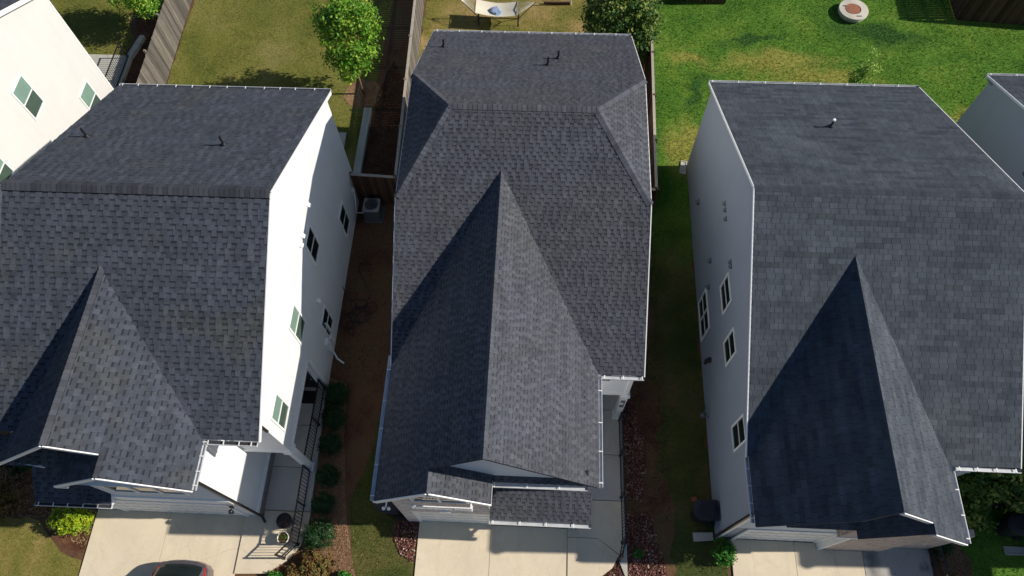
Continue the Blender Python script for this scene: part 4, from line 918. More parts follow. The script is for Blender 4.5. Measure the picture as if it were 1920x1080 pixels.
# red rocks
M['rock_red'] = tintmat('red_lava_rock', [(0, S(56, 32, 32)), (.35, S(100, 60, 54)), (.7, S(138, 94, 82)), (.94, S(168, 132, 118)), (1, S(206, 190, 178))], .85, .2)
def rocks(polys, dens, size, mat, seed, lab):
    r = np.random.default_rng(seed)
    base = np.array([(1, 0, 0), (0, 1, 0), (-1, 0, 0), (0, -1, 0), (0, 0, 1), (0, 0, -1)], float); tri = [(0, 1, 4), (1, 2, 4), (2, 3, 4), (3, 0, 4), (1, 0, 5), (2, 1, 5), (3, 2, 5), (0, 3, 5)]
    out = []; ts = []
    for P in polys:
        A = np.asarray(P); x0, y0 = A.min(0); x1, y1 = A.max(0); n = int((x1 - x0) * (y1 - y0) * dens); x = r.uniform(x0, x1, n); y = r.uniform(y0, y1, n); k = in_poly(P, x, y)
        for px, py in zip(x[k], y[k]):
            s = size * r.uniform(.5, 1.35); a = r.uniform(0, 6.28); c_, s_ = math.cos(a), math.sin(a)
            v = base * (s * r.uniform(.55, 1.0, (6, 1))) * np.array([1, r.uniform(.6, 1), r.uniform(.5, .9)]); tl = r.uniform(-.4, .4)
            v = np.stack([v[:, 0] * c_ - v[:, 1] * s_, v[:, 0] * s_ + v[:, 1] * c_, v[:, 2] + v[:, 0] * tl], 1) + (px, py, s * .4 + .01 + r.uniform(0, .03))
            out.append(v[np.array(tri).ravel()]); t = r.uniform(0, 1) ** 1.1; ts += list(np.clip(t + r.uniform(-.05, .05, 8), 0, 1))
    o = tri_mesh('red_rocks', np.concatenate(out), 3, ts, mat); o['kind'] = 'stuff'; o['label'] = lab; o['category'] = 'rocks'; return o
P_rk1 = wob([(3.24, 4.75), (3.8, 4.7), (3.95, 5.4), (3.92, 6.5), (3.85, 7.4), (3.6, 8.0), (3.22, 8.3)], .05, .25, 31)
P_rk2 = wob([(3.26, -1), (4.7, -1), (4.5, 2.4), (4.42, 2.9), (4.22, 3.6), (4.1, 4.2), (3.26, 4.3)], .05, .25, 32)
P_rk3 = wob([(2.45, 1.0), (3.22, 1.0), (3.22, 2.2), (3.0, 2.7), (2.78, 2.5), (2.4, 2.15)], .03, .2, 34)
P_rk4 = wob([(-4.42, 3.55), (-4.40, 3.10), (-4.12, 2.62), (-3.66, 2.38), (-3.64, 3.68), (-4.1, 3.68)], .03, .2, 33)
rocks([P_rk1, P_rk2, P_rk3], 950, .036, M['rock_red'], 41, 'red lava rocks in the bed along the right walkway of the middle house')
rocks([P_rk4], 1000, .036, M['rock_red'], 42, 'red lava rocks in the small bed left of the middle driveway')

# ---------------------------------------------------------------- foliage
def leafcloud(name, parent, centers, rad, n, size, mat, seed, lumps=0.25, shell=.45, world=True):
    """centers: list of (x,y,z,rx,ry,rz) lobes; leaves gathered into small clumps through their volume"""
    r = np.random.default_rng(seed); C_ = np.asarray(centers, float); vol = C_[:, 3] * C_[:, 4] * C_[:, 5]; nc = max(8, int(n / 16))
    pick = r.choice(len(C_), nc, p=vol ** .7 / (vol ** .7).sum()); L = C_[pick]
    d = r.normal(size=(nc, 3)); d /= np.linalg.norm(d, axis=1)[:, None]
    rr = (shell + (1 - shell) * r.uniform(0, 1, nc) ** .6) * (1 + lumps * r.uniform(-1, 1, nc))
    cc = L[:, :3] + d * rr[:, None] * L[:, 3:6]
    k = r.integers(0, nc, n); p = cc[k] + r.normal(size=(n, 3)) * rad * .5
    nrm = d[k] * .8 + r.normal(size=(n, 3)) * .55 + np.array([0, 0, .45]); nrm /= np.linalg.norm(nrm, axis=1)[:, None]
    t = np.cross(nrm, r.normal(size=(n, 3))); t /= np.linalg.norm(t, axis=1)[:, None]; bt = np.cross(nrm, t)
    s = size * r.uniform(.6, 1.3, n)[:, None]
    q = np.stack([p - t * s, p + bt * s * .55 + nrm * s * .12, p + t * s, p - bt * s * .55 + nrm * s * .12], 1).reshape(-1, 3)
    if q[:, 2].min() < 0.02: q[:, 2] = np.maximum(q[:, 2], 0.02)
    if parent is not None: q = q - np.array(parent.location)
    ct = r.uniform(0, 1, nc); tint = np.clip(ct[k] * .6 + r.uniform(0, 1, n) * .4, 0, 1)
    return tri_mesh(name, q, 4, tint, mat, parent)
M['lf_maple'] = tintmat('maple_leaf', [(0, S(50, 98, 26)), (.4, S(98, 150, 42)), (.75, S(150, 182, 60)), (1, S(200, 204, 84))], .55, .3, .3)
M['lf_dark'] = tintmat('dark_box_leaf', [(0, S(16, 36, 16)), (.5, S(28, 62, 24)), (1, S(58, 94, 36))], .5, .35, .15)
M['lf_dull'] = tintmat('dull_leaf', [(0, S(40, 74, 28)), (.45, S(72, 106, 42)), (.8, S(132, 146, 62)), (1, S(182, 172, 100))], .6, .3, .2)
M['lf_yellow'] = tintmat('yellow_green_leaf', [(0, S(60, 96, 20)), (.4, S(120, 150, 24)), (.8, S(178, 190, 40)), (1, S(206, 208, 70))], .5, .3, .2)
M['lf_pale'] = tintmat('pale_leaf', [(0, S(84, 140, 50)), (.5, S(140, 176, 74)), (1, S(190, 206, 110))], .6, .3, .3)
M['lf_brown'] = tintmat('dry_shrub_leaf', [(0, S(76, 54, 34)), (.35, S(116, 84, 52)), (.6, S(128, 112, 62)), (.8, S(88, 102, 46)), (1, S(158, 132, 92))], .8, .15, .15)
M['lf_green'] = tintmat('fresh_green_leaf', [(0, S(30, 84, 24)), (.5, S(54, 120, 34)), (1, S(110, 160, 54))], .55, .3, .2)

def tree(label, x, y, h, r0, z0, crown, n, size, mat, seed, group=None, name='tree', rt=.05, lean=(0, 0)):
    t = thing(name, (x, y, 0), label, 'tree', group); rnd = random.Random(seed); g = MB(); top = V((x + lean[0], y + lean[1], h * .82))
    pts = [V((x, y, -.05)), V((x + lean[0] * .3, y + lean[1] * .3, z0)), V((x + lean[0] * .6, y + lean[1] * .6, h * .5)), top]
    g.tube(pts, [rt, rt * .8, rt * .5, rt * .15], 8)
    for k in range(14):
        u = rnd.uniform(.28, .9); p = pts[1].lerp(top, (u - .25) / .75 if u > .25 else 0); a = rnd.uniform(0, 6.28); L = r0 * rnd.uniform(.6, 1.0) * (1.2 - .5 * u)
        q = p + V((math.cos(a) * L, math.sin(a) * L, L * rnd.uniform(.3, .8))); md = p.lerp(q, .5) + V((0, 0, -.06 * L)); g.tube([p, md, q], [rt * .35, rt * .22, rt * .08], 5)
    g.build('trunk', M['bark'], t, True)
    leafcloud('crown', t, crown, .22, n, size, mat, seed)
    return t
def lobes(x, y, z, R_, H_, n, seed, taper=.3):
    r = random.Random(seed); L = [(x, y, z, R_ * .75, R_ * .75, H_ * .8)]
    for k in range(n):
        a = r.uniform(0, 6.28); u = r.uniform(-1, 1); q = R_ * .62 * math.sqrt(max(.05, 1 - u * u)) * (1 - taper * u * .5)
        s = R_ * r.uniform(.25, .45); L.append((x + q * math.cos(a), y + q * math.sin(a), z + u * H_ * .72, s, s, s * 1.1))
    return L
tree('young maple with bright green crown, rising from a mulch ring in the left backyard', -8.02, 21.95, 5.1, 1.3, 1.25, lobes(-7.9, 22.05, 3.3, 1.48, 1.95, 26, 3), 9500, .074, M['lf_maple'], 5, lean=(.05, .05))
tree('dull green tree with yellowing leaves, between the middle house and its right fence', 3.3, 25.2, 4.4, 1.5, .8, lobes(3.25, 24.25, 2.3, 1.75, 1.75, 18, 8, .1), 11500, .074, M['lf_dull'], 9)
tree('bright green tree at the top left, behind the cream house yard', -18.6, 26.3, 4.0, 1.6, .8, lobes(-18.3, 25.7, 2.5, 1.5, 1.2, 14, 12), 12000, .06, M['lf_maple'], 13)
tree('thin sapling with pale leaves, behind the back gutter of the right house', 13.55, 22.6, 2.7, .6, .3, [(13.55, 22.6, 2.2, .16, .16, .5), (13.55, 22.6, 1.5, .34, .3, .4), (13.8, 22.6, 1.4, .3, .3, .3), (13.4, 22.5, .9, .5, .4, .4), (13.7, 22.5, .8, .5, .4, .4)], 1700, .055, M['lf_pale'], 15, rt=.025)
tree('dark leafy tree in the shade below the right gutter of the right house', 14.5, 5.6, 3.2, 1.2, .6, lobes(14.45, 5.5, 1.9, 1.25, 1.0, 12, 17) + [(13.75, 4.6, 1.0, .45, .4, .5), (14.1, 4.3, .9, .4, .35, .4)], 5200, .085, M['lf_dull'], 18)

def bush(label, x, y, rx, ry, h, n, size, mat, seed, name='shrub', group=None, cat='shrub', shell=.6, lumps=.12):
    t = thing(name, (x, y, 0), label, cat, group); r = random.Random(seed); g = MB()
    for k in range(9):
        a = r.uniform(0, 6.28); g.tube([(x, y, 0), (x + math.cos(a) * rx * .3, y + math.sin(a) * ry * .3, h * .4), (x + math.cos(a) * rx * .7, y + math.sin(a) * ry * .7, h * .75)], [.014, .01, .004], 5)
    g.build('stem', M['bark'], t)
    L = [(x, y, h * .5, rx, ry, h * .52)]
    for k in range(5):
        a = r.uniform(0, 6.28); L.append((x + math.cos(a) * rx * .4, y + math.sin(a) * ry * .4, h * .62, rx * .5, ry * .5, h * .38))
    leafcloud('foliage', t, L, .07, n, size, mat, seed, lumps, shell); return t
for k, (x, y, r_, lab) in enumerate(((-6.93, 7.85, .47, 'round dark shrub nearest the drain pipe, first in the row along the left porch'), (-6.90, 7.02, .45, 'second round dark shrub from the drain pipe, touching the first'),
        (-6.90, 6.05, .43, 'third round dark shrub from the drain pipe, beside the porch column'), (-6.80, 5.02, .39, 'smallest round dark shrub in the row, just past the porch column'),
        (-6.82, 4.1, .38, 'fifth round dark shrub from the drain pipe, opposite the dark planter'), (-6.74, 3.1, .54, 'largest round green shrub, at the sunny end of the porch row'))):
    bush(lab, x, y, r_, r_ * .95, r_ * 1.7, 8500 if k == 5 else 5600, .026, M['lf_dark'], 60 + k, group='round shrubs along the left porch', lumps=.14, shell=.6)
bush('bright yellow green bush below the gutter left of the left driveway', -15.0, 3.2, .78, .48, .95, 5200, .038, M['lf_yellow'], 71)
bush('dry brown and green shrub at the walkway corner, below the large green shrub', -6.75, 2.15, .62, .55, .6, 5000, .04, M['lf_brown'], 72, lumps=.3, shell=.3)
bush('dry brown shrub at the bottom edge beside the railing end', -7.35, 1.75, .42, .4, .5, 2500, .04, M['lf_brown'], 73, lumps=.3, shell=.3)
bush('small fresh green shrub by the walkway at the bottom edge', -8.0, 1.72, .3, .22, .4, 1500, .035, M['lf_green'], 74)
bush('spiky green plant at the bottom of the mulch bed', -5.85, 1.85, .25, .2, .3, 700, .05, M['lf_green'], 75, name='plant', cat='plant')
bush('small green bush at the left corner of the right driveway', 6.28, 3.1, .42, .42, .7, 3000, .035, M['lf_green'], 76, lumps=.25, shell=.4)
bush('dark round bush beside the black railing of the right house', 13.25, 3.62, .32, .34, .6, 2600, .03, M['lf_dark'], 77)
bush('small yellow green plant at the bottom beside the right railing', 13.55, 2.55, .2, .2, .25, 700, .035, M['lf_yellow'], 78, name='plant', cat='plant')
bush('low green plant growing among the red rocks', 3.6, 3.02, .16, .14, .15, 300, .04, M['lf_green'], 79, name='plant', cat='plant')
bush('dry reddish plant at the end of the middle walkway', 2.75, 2.05, .25, .2, .28, 500, .04, M['lf_brown'], 80, name='plant', cat='plant', lumps=.4, shell=.2)
bush('brown leggy shrub at the left edge, below the cream house', -17.7, 3.6, .7, .8, .8, 3000, .045, M['lf_brown'], 81, lumps=.4, shell=.2)
bush('dark green shrub at the left edge, under the dark roof corner', -17.6, 5.1, .7, .5, .8, 3000, .045, M['lf_dark'], 82, lumps=.3, shell=.3)

# ---------------------------------------------------------------- fences
def fence(label, p, q, h=1.85, mat='wood', side=1, capw=.105, step=.145, cap=True, group='wooden privacy fences', seed=1, base=0, post=2.35):
    """boards from p to q; side = which side the boards are nailed on (left of p->q = 1)"""
    p = V((*p, 0)); q = V((*q, 0)); d = (q - p).normalized(); nrm = V((-d.y, d.x, 0)) * side; L = (q - p).length; r = random.Random(seed)
    t = thing('fence', tuple(p), label, 'fence', group)
    g = MB(); k = 0.0
    while k < L - .02:
        w_ = min(step - .008, L - k); a = p + d * k + nrm * .03; b2 = a + d * w_; hh = h + r.uniform(-.012, .012); o2 = nrm * .02; tl = r.uniform(-.004, .004)
        g.prism([a + V((0, 0, .02)), b2 + V((0, 0, .02)), b2 + V((0, 0, hh)), a + V((0, 0, hh))], o2 + nrm * tl, 0, r.uniform(0, 1)); k += step
    g.build('boards', M[mat], t)
    for z in (.3, h * .52, h - .25):
        g = MB(); g.bar(p + V((0, 0, z)), q + V((0, 0, z)), .05, .09); g.build('rail', M[mat], t)
    n = max(1, round(L / post))
    for i in range(n + 1):
        c = p + d * (L * i / n) - nrm * .05; g = MB(); g.box(c.x - .045, c.x + .045, c.y - .045, c.y + .045, 0, h + .07); g.build('post', M[mat], t)
    if cap:
        n2 = n
        for i in range(n2):
            a = p + d * (L * i / n2 + .01); b2 = p + d * (L * (i + 1) / n2 - .01); g = MB(); g.bar(a + V((0, 0, h + .025)), b2 + V((0, 0, h + .025)), capw, .035); cpart = g.build('top_cap', M['wood_cap'], t)
    return t
fb = NT('fence_board_random'); tint = attr(fb); st = fb.noise(22, 4, .7, fb.coord((1, 1, .08)))
kk = fb.mix(fb.ramp(tint, [(0, S(88, 83, 76)), (.5, S(112, 106, 98)), (1, S(134, 126, 114))]), fb.ramp(st, [(.3, (.6, .6, .6)), (.7, (1.15, 1.15, 1.15))]), 1, 'MULTIPLY'); fb.out(kk, .85, spec=.1); M['wood'] = fb.m
fb = NT('fence_board_brown'); tint = attr(fb); st = fb.noise(22, 4, .7, fb.coord((1, 1, .08)))
kk = fb.mix(fb.ramp(tint, [(0, S(66, 48, 38)), (.5, S(90, 68, 54)), (1, S(108, 84, 66))]), fb.ramp(st, [(.3, (.6, .6, .6)), (.7, (1.15, 1.15, 1.15))]), 1, 'MULTIPLY'); fb.out(kk, .85, spec=.1); M['wood_brown'] = fb.m
fence('tall weathered grey board fence in full sun, left side of the left backyard', (-17.02, 18.0), (-17.28, 31.0), 1.9, 'wood', -1, cap=False, seed=2)
fence('long weathered fence with pale cap, between the left backyard and the middle house', (-5.60, 16.2), (-5.98, 31.0), 1.85, 'wood', -1, seed=3)
fence('short cross fence with pale cap closing the passage behind the left house', (-7.38, 16.28), (-5.62, 16.2), 1.85, 'wood_brown', -1, seed=4)
fence('long brown fence with pale cap, right side of the middle backyard', (4.46, 15.98), (4.72, 30.0), 1.85, 'wood_brown', 1, seed=5)
fence('short cross fence with pale cap beside the right wall of the middle house', (3.05, 16.0), (4.44, 15.98), 1.85, 'wood_brown', -1, seed=6)
fence('dark brown fence at the top edge, start of the green yard', (4.9, 28.35), (8.5, 28.05), 1.8, 'wood_brown', -1, seed=7, cap=False)
fence('dark brown fence in the top right corner', (19.2, 27.35), (24.5, 26.9), 1.85, 'wood_brown', -1, seed=8, cap=False)
fence('dark brown fence running back from the top right corner fence', (19.2, 27.4), (19.2, 33.0), 1.85, 'wood_brown', 1, seed=9, cap=False)

# ---------------------------------------------------------------- railings
def railing(label, pts, z0, h=.92, sp=.105, posts=None, group='black metal railings'):
    t = thing('railing', (*pts[0], 0), label, 'railing', group)
    for a, b2 in zip(pts, pts[1:]):
        a3 = V((*a, z0)); b3 = V((*b2, z0)); d = b3 - a3; L = d.length; d.normalize()
        g = MB(); g.bar(a3 + V((0, 0, h)), b3 + V((0, 0, h)), .045, .035); g.build('top_rail', M['dark_metal'], t)
        g = MB(); g.bar(a3 + V((0, 0, .10)), b3 + V((0, 0, .10)), .035, .03); g.build('bottom_rail', M['dark_metal'], t)
        g = MB(); n = int(L / sp)
        for i in range(1, n):
            c = a3 + d * (L * i / n); g.box(c.x - .008, c.x + .008, c.y - .008, c.y + .008, z0 + .10, z0 + h)
        g.build('balusters', M['dark_metal'], t)
    for x, y in (posts or pts):
        g = MB(); g.box(x - .028, x + .028, y - .028, y + .028, z0 - .03, z0 + h + .04); g.box(x - .05, x + .05, y - .05, y + .05, z0 + .0, z0 + .02); g.build('post', M['dark_metal'], t)
    return t
railing('long black railing between the left porch column and the walkway corner', [(-7.50, 5.16), (-7.49, 4.02), (-7.50, 2.80), (-7.88, 2.36)], .10)
railing('black railing on the left porch, from the house corner to the column', [(-7.47, 8.14), (-7.47, 6.80), (-7.50, 5.46)], .15)
railing('long narrow black railing along the walkway of the middle house', [(3.06, 7.40), (3.07, 6.15), (3.08, 4.75), (3.09, 3.32), (2.97, 2.78)], .10, sp=.10)
railing('black railing at the right end of the right house front walk', [(12.92, 3.60), (13.0, 3.1), (12.9, 2.3)], .06, h=.8)
railing('black railing on the patio of the cream house', [(-19.12, 18.6), (-19.12, 23.62)], .12, h=.95, sp=.12)

# ---------------------------------------------------------------- objects
def ac_unit(x, y):
    t = thing('air_conditioner', (x, y, 0), 'square outdoor air conditioner with round fan grille, in the dark passage beside the left house', 'air conditioner')
    s = .33; h = .78
    g = MB()
    for k in range(4):
        pass
    poly = []
    for cx_, cy_, a0 in ((s - .08, s - .08, 0), (-s + .08, s - .08, 90), (-s + .08, -s + .08, 180), (s - .08, -s + .08, 270)):
        for a in (0, 30, 60, 90): poly.append((x + cx_ + .08 * math.cos(R(a0 + a)), y + cy_ + .08 * math.sin(R(a0 + a))))
    g.prism([(px, py, .10) for px, py in poly], (0, 0, h - .14)); g.build('casing', M['grey_plastic'], t)
    g = MB()
    n = len(poly); ringv = [(x + .27 * math.cos(R(45 * 0 + 360 * (i + .5) / n)), y + .27 * math.sin(R(360 * (i + .5) / n))) for i in range(n)]
    for i in range(n):
        jn = (i + 1) % n; g.face([(*poly[i], h - .038), (*poly[jn], h - .038), (*ringv[jn], h), (*ringv[i], h)]); g.face([(*ringv[i], h), (*ringv[jn], h), (*ringv[jn], h - .09), (*ringv[i], h - .09)])
    g.build('top_panel', plain('ac_top_paint', S(140, 142, 142), .5), t)
    g = MB(); g.lathe((x, y, h - .09), [(0, 0), (.27, 0)], 24); g.build('fan_well', M['pipe_black'], t)
    g = MB()
    for rr in (.07, .12, .17, .22, .26): 
        pts = [(x + rr * math.cos(a), y + rr * math.sin(a), h + .005) for a in np.linspace(0, 2 * math.pi, 25)]; g.tube(pts, .004, 4, cap=False)
    for a in range(0, 360, 30): g.bar((x, y, h + .005), (x + .27 * math.cos(R(a)), y + .27 * math.sin(R(a)), h + .005), .006, .006)
    g.build('grille', M['dark_metal'], t)
    g = MB(); g.lathe((x, y, h - .07), [(0, .05), (.06, .05), (.07, 0), (0, 0)], 14)
    for a in range(0, 360, 72):
        g.face([(x + .06 * math.cos(R(a)), y + .06 * math.sin(R(a)), h - .05), (x + .24 * math.cos(R(a - 16)), y + .24 * math.sin(R(a - 16)), h - .07), (x + .24 * math.cos(R(a + 16)), y + .24 * math.sin(R(a + 16)), h - .04)])
    g.build('fan', M['grey_plastic'], t)
    g = MB(); g.box(x - .37, x + .38, y - .40, y + .37, 0, .08); g.build('pad', M['grey_plastic'], t)
    g = MB(); g.tube([(x - .3, y, .25), (x - .42, y - .05, .22), (-7.35, y - .1, .3), (-7.36, 15.95, .8), (-7.36, 16.0, 1.1)], .03, 8); g.build('refrigerant_line', M['trim'], t, True)
ac_unit(-6.67, 15.62)
# garden hose
pts = []; r = random.Random(4)
def loop(cx_, cy_, rx, ry, a0, a1, n=26, z=.03):
    return [(cx_ + rx * math.cos(R(a0 + (a1 - a0) * i / n)) + r.uniform(-.01, .01), cy_ + ry * math.sin(R(a0 + (a1 - a0) * i / n)), z + .02 * math.sin(i)) for i in range(n + 1)]
pts += [(-7.36, 12.1, .45), (-7.33, 12.05, .25), (-7.25, 11.9, .05)]
pts += loop(-6.75, 11.62, .32, .18, 150, 500); pts += loop(-6.72, 11.1, .33, .28, 100, 560); pts += loop(-6.98, 10.85, .36, .34, 60, 480); pts += loop(-6.95, 10.72, .15, .12, 0, 400)
pts += loop(-6.55, 11.15, .28, .36, 200, 560); pts += loop(-6.25, 11.45, .22, .24, 180, 540); pts += [(-6.45, 11.75, .03), (-6.35, 12.0, .03), (-6.6, 12.5, .03), (-6.9, 12.95, .03), (-6.95, 13.25, .03), (-6.75, 13.35, .03), (-6.55, 13.3, .03)]
g = MB(); g.tube(pts, .016, 6); tag(g.build('garden_hose', plain('hose_rubber', S(24, 18, 18), .5), None, True), 'dark garden hose lying in tangled loops on the soil beside the left house', 'hose')
# planters
def planter(x, y, r_, h, mat, lab, soil_mat):
    t = thing('planter', (x, y, .10), lab, 'planter', 'round planters on the left walkway'); g = MB(); g.lathe((x, y, .10), [(0, 0), (r_ * .72, 0), (r_ * .95, h * .8), (r_, h), (r_ - .025, h + .005), (r_ - .03, h - .05)], 28); g.build('pot', mat, t, True)
    g = MB(); g.lathe((x, y, .10), [(0, h - .035), (r_ - .03, h - .05)], 28); g.build('soil', soil_mat, t)
    n = 260; ry = np.random.default_rng(int(r_ * 1000)); a = ry.uniform(0, 6.28, n); q = np.sqrt(ry.uniform(0, 1, n)) * (r_ - .05)
    return t, [(x + math.cos(A) * Q, y + math.sin(A) * Q) for A, Q in zip(a, q)]
t, pp = planter(-7.98, 3.47, .255, .40, plain('dark_purple_glaze', S(52, 46, 62), .35), 'larger dark planter full of dry soil on the left walkway', plain('potting_soil', S(58, 48, 46), .95, var=.5, scale=30))
t, pp = planter(-7.93, 2.94, .195, .36, plain('pale_glazed_pot', S(214, 208, 190), .35), 'smaller pale rimmed planter with sparse growth on the left walkway', M['soil'])
leafcloud('sprouts', t, [(-7.93, 2.94, .44, .14, .14, .02)], .03, 450, .014, M['lf_dull'], 91, .1, .1)
# trash carts
def trash_cart(x, y, rot, lab):
    t = thing('trash_cart', (x, y, 0), lab, 'trash cart', 'black trash carts'); ca, sa = math.cos(rot), math.sin(rot)
    def T(px, py, z): return (x + px * ca - py * sa, y + px * sa + py * ca, z)
    def outline(w_, dd, z):  # rounded front at -px
        o = [T(dd * .5, -w_ * .5, z), T(dd * .5, w_ * .5, z)]
        for a in range(90, 271, 20): o.append(T(-dd * .12 + dd * .45 * math.cos(R(a)), w_ * .5 * math.sin(R(a)), z))
        return o
    A = outline(.50, .55, .08); B = outline(.62, .72, .98); g = MB(); n = len(A)
    for i in range(n): k2 = (i + 1) % n; g.face([A[i], A[k2], B[k2], B[i]])
    g.face(A[::-1]); g.build('bin_body', M['black_plastic'], t)
    g = MB(); C1 = outline(.66, .76, .98); C2 = outline(.64, .74, 1.03); C3 = outline(.40, .46, 1.07)
    for P1, P2 in ((C1, C2), (C2, C3)):
        for i in range(n): k2 = (i + 1) % n; g.face([P1[i], P1[k2], P2[k2], P2[i]])
    g.face(C3); g.face(C1[::-1]); g.build('lid', M['black_plastic'], t)
    g = MB(); g.tube([T(.36, -.27, .96), T(.46, -.27, .98), T(.46, .27, .98), T(.36, .27, .96)], .018, 8); g.build('handle', M['black_plastic'], t, True)
    for s in (-1, 1):
        g = MB(); c = T(.30, s * .30, .13); c2_ = T(.30, s * .35, .13); g.tube([c, c2_], .13, 16); g.build('wheel', M['black_plastic'], t)
trash_cart(5.68, 4.32, 0.0, 'black trash cart standing against the grey side wall of the right house')
trash_cart(-4.55, 4.10, 0.0, 'black trash cart in the shade at the left front corner of the middle house')
trash_cart(15.55, 4.30, 0.0, 'black trash cart at the corner of the house at the right edge')
trash_cart(15.55, 5.15, 0.0, 'black trash cart behind the other one at the right edge, under the tree')
def splash(x, y, rot, lab):
    ca, sa = math.cos(rot), math.sin(rot); T = lambda a, b2, z: (x + a * ca - b2 * sa, y + a * sa + b2 * ca, z); g = MB()
    g.prism([T(-.3, -.14, .0), T(.3, -.12, .0), T(.3, -.12, .07), T(-.3, -.14, .05)], V(T(0, .04, 0)) - V(T(0, 0, 0))); g.prism([T(-.3, .10, .0), T(.3, .09, .0), T(.3, .09, .07), T(-.3, .10, .05)], V(T(0, .04, 0)) - V(T(0, 0, 0)))
    g.prism([T(-.3, -.10, .035), T(.3, -.08, .045), T(.3, .09, .045), T(-.3, .10, .035)], (0, 0, -.03)); g.prism([T(.3, -.12, 0), T(.34, -.12, 0), T(.34, -.12, .08), T(.3, -.12, .08)], V(T(0, .25, 0)) - V(T(0, 0, 0)))
    tag(g.build('splash_block', M['concrete_grey']), lab, 'splash block', 'concrete splash blocks')
splash(5.72, 3.62, .06, 'pale concrete splash block under the downspout of the right house'); splash(15.70, 3.62, 0, 'concrete splash block at the corner of the house at the right edge'); splash(5.98, 18.38, 1.4, 'concrete splash block at the back corner of the right house')
# gas meter
t = thing('gas_meter', (5.95, 7.7, 0), 'small grey gas meter with pipes at the foot of the right house side wall', 'gas meter')
g = MB(); g.lathe((5.93, 7.6, .35), [(0, 0), (.09, .01), (.11, .1), (.10, .2), (0, .23)], 14); g.build('meter_body', M['grey_plastic'], t, True)
g = MB(); g.tube([(6.0, 7.85, 0), (5.98, 7.85, .7), (5.95, 7.72, .72), (5.93, 7.62, .56)], .018, 6); g.tube([(6.1, 7.5, .6), (5.95, 7.52, .62), (5.93, 7.58, .5)], .016, 6); g.build('pipe', M['grey_plastic'], t, True)
tag(MB().prism([(5.42, 4.86, .0), (5.60, 4.92, .0), (5.63, 4.78, .0), (5.46, 4.72, .0)], (0, 0, .06)).build('brick', M['brick_grey']), 'loose reddish brick lying on the grass beside the trash cart', 'brick')
bpy.data.objects['brick'].data.materials[0] = plain('red_brick', S(140, 84, 62), .9)
# sewer riser
t = thing('sewer_riser', (14.40, 27.55, 0), 'round concrete sewer riser with rusty lid standing in the green grass', 'manhole')
g = MB(); g.lathe((14.40, 27.55, 0), [(.58, 0), (.58, .17), (.68, .17), (.68, .29), (.665, .31), (.34, .315)], 36); g.build('concrete_ring', concrete('riser_concrete', S(208, 200, 184), .25), t)
g = MB(); g.lathe((14.36, 27.55, 0), [(.34, .312), (.33, .335), (.20, .335), (.19, .34), (0, .34)], 30); g.build('lid', plain('rusty_iron', S(146, 92, 68), .8, var=.3, scale=12), t)
g = MB(); g.box(13.93, 14.12, 27.70, 27.76, .3145, .322); g.box(14.45, 14.68, 27.06, 27.11, .3145, .322); g.build('lifting_slot', M['pipe_black'], t)
# hammock
t = thing('hammock', (-2.3, 26.7, 0), 'cream rope hammock with spreader bars on a low stand, behind the middle house', 'hammock')
def hz(u, v_):  # u 0..1 along, v 0..1 across
    return (-3.24 + 1.92 * u, 26.12 + .88 * v_ - .20 * u * (1) * 1.0 * .6, .92 - .22 * math.sin(math.pi * u) * (1 - .35 * abs(2 * v_ - 1)) - .05 * (1 - abs(2 * v_ - 1)))
g = MB(); NU, NV = 22, 10
for i in range(NU):
    for jn in range(NV): g.face([hz(i / NU, jn / NV), hz((i + 1) / NU, jn / NV), hz((i + 1) / NU, (jn + 1) / NV), hz(i / NU, (jn + 1) / NV)])
g.build('hammock_bed', M['cream'], t, True)
for u in (0, 1):
    g = MB(); a, b2 = V(hz(u, -.03)), V(hz(u, 1.03)); g.tube([a, b2], .018, 8); g.build('spreader_bar', M['wood'], t)
    g = MB(); ap = V((-3.92, 26.70, 1.12)) if u == 0 else V((-.50, 26.62, 1.12))
    for k in range(13): g.tube([V(hz(u, k / 12)), ap], .006, 4)
    g.build('cords', M['cream'], t)
g = MB()
for s in (-1, 1):
    ex = V((-3.95, 26.70, 1.14)) if s < 0 else V((-.46, 26.62, 1.14)); md = V((-2.2 + s * .95, 26.75, .06)); g.tube([ex, md, V((-2.2, 26.75, .05))], .018, 8)
    g.tube([V((md.x, 26.25, .03)), V((md.x, 27.4, .03))], .018, 8); g.tube([V((md.x, 26.3, .03)), V((md.x + s * -.02, 26.36, .85))], .015, 6)
g.build('stand', M['dark_metal'], t, True)
g = MB(); r = random.Random(9); n = 13; m2 = 8
def tw(i, jn):
    u = i / n; v_ = jn / m2; a = 2 * math.pi * v_; cx_, cy_, cz = hz(.34 + .30 * u, .50 - .18 * u); rr = .19 * math.sin(math.pi * min(1, max(.0, u * .94 + .03))) ** .5 * (1 + .35 * math.sin(5 * a + 7 * u) * .5)
    return (cx_, cy_ + rr * 1.35 * math.cos(a), cz + .06 + rr * .8 * math.sin(a))
for i in range(n):
    for jn in range(m2): g.face([tw(i, jn), tw(i + 1, jn), tw(i + 1, jn + 1), tw(i, jn + 1)])
tag(g.build('blanket', plain('blue_white_blanket', S(150, 168, 196), .9, var=.5, scale=14), None, True), 'crumpled blue and white blanket lying on the hammock', 'blanket')
g = MB(); g.tube([(1.21, 27.75, 0), (1.21, 27.75, 1.5)], .022, 8); tag(g.build('garden_pole', M['trim']), 'thin white pole standing on the lawn at the top edge, right of the hammock', 'pole')
g = MB(); g.bar((-.1, 27.78, .08), (1.15, 27.78, .08), .08, .16); tag(g.build('edging_board', M['wood_brown']), 'dark edging board along the far lawn, ending at the white pole', 'edging board')
g = MB(); g.tube([(4.05, 23.1, 0), (4.05, 23.1, .9)], .018, 6); tag(g.build('garden_stake', M['trim']), 'thin pale stake under the yellowing tree beside the right fence', 'stake')

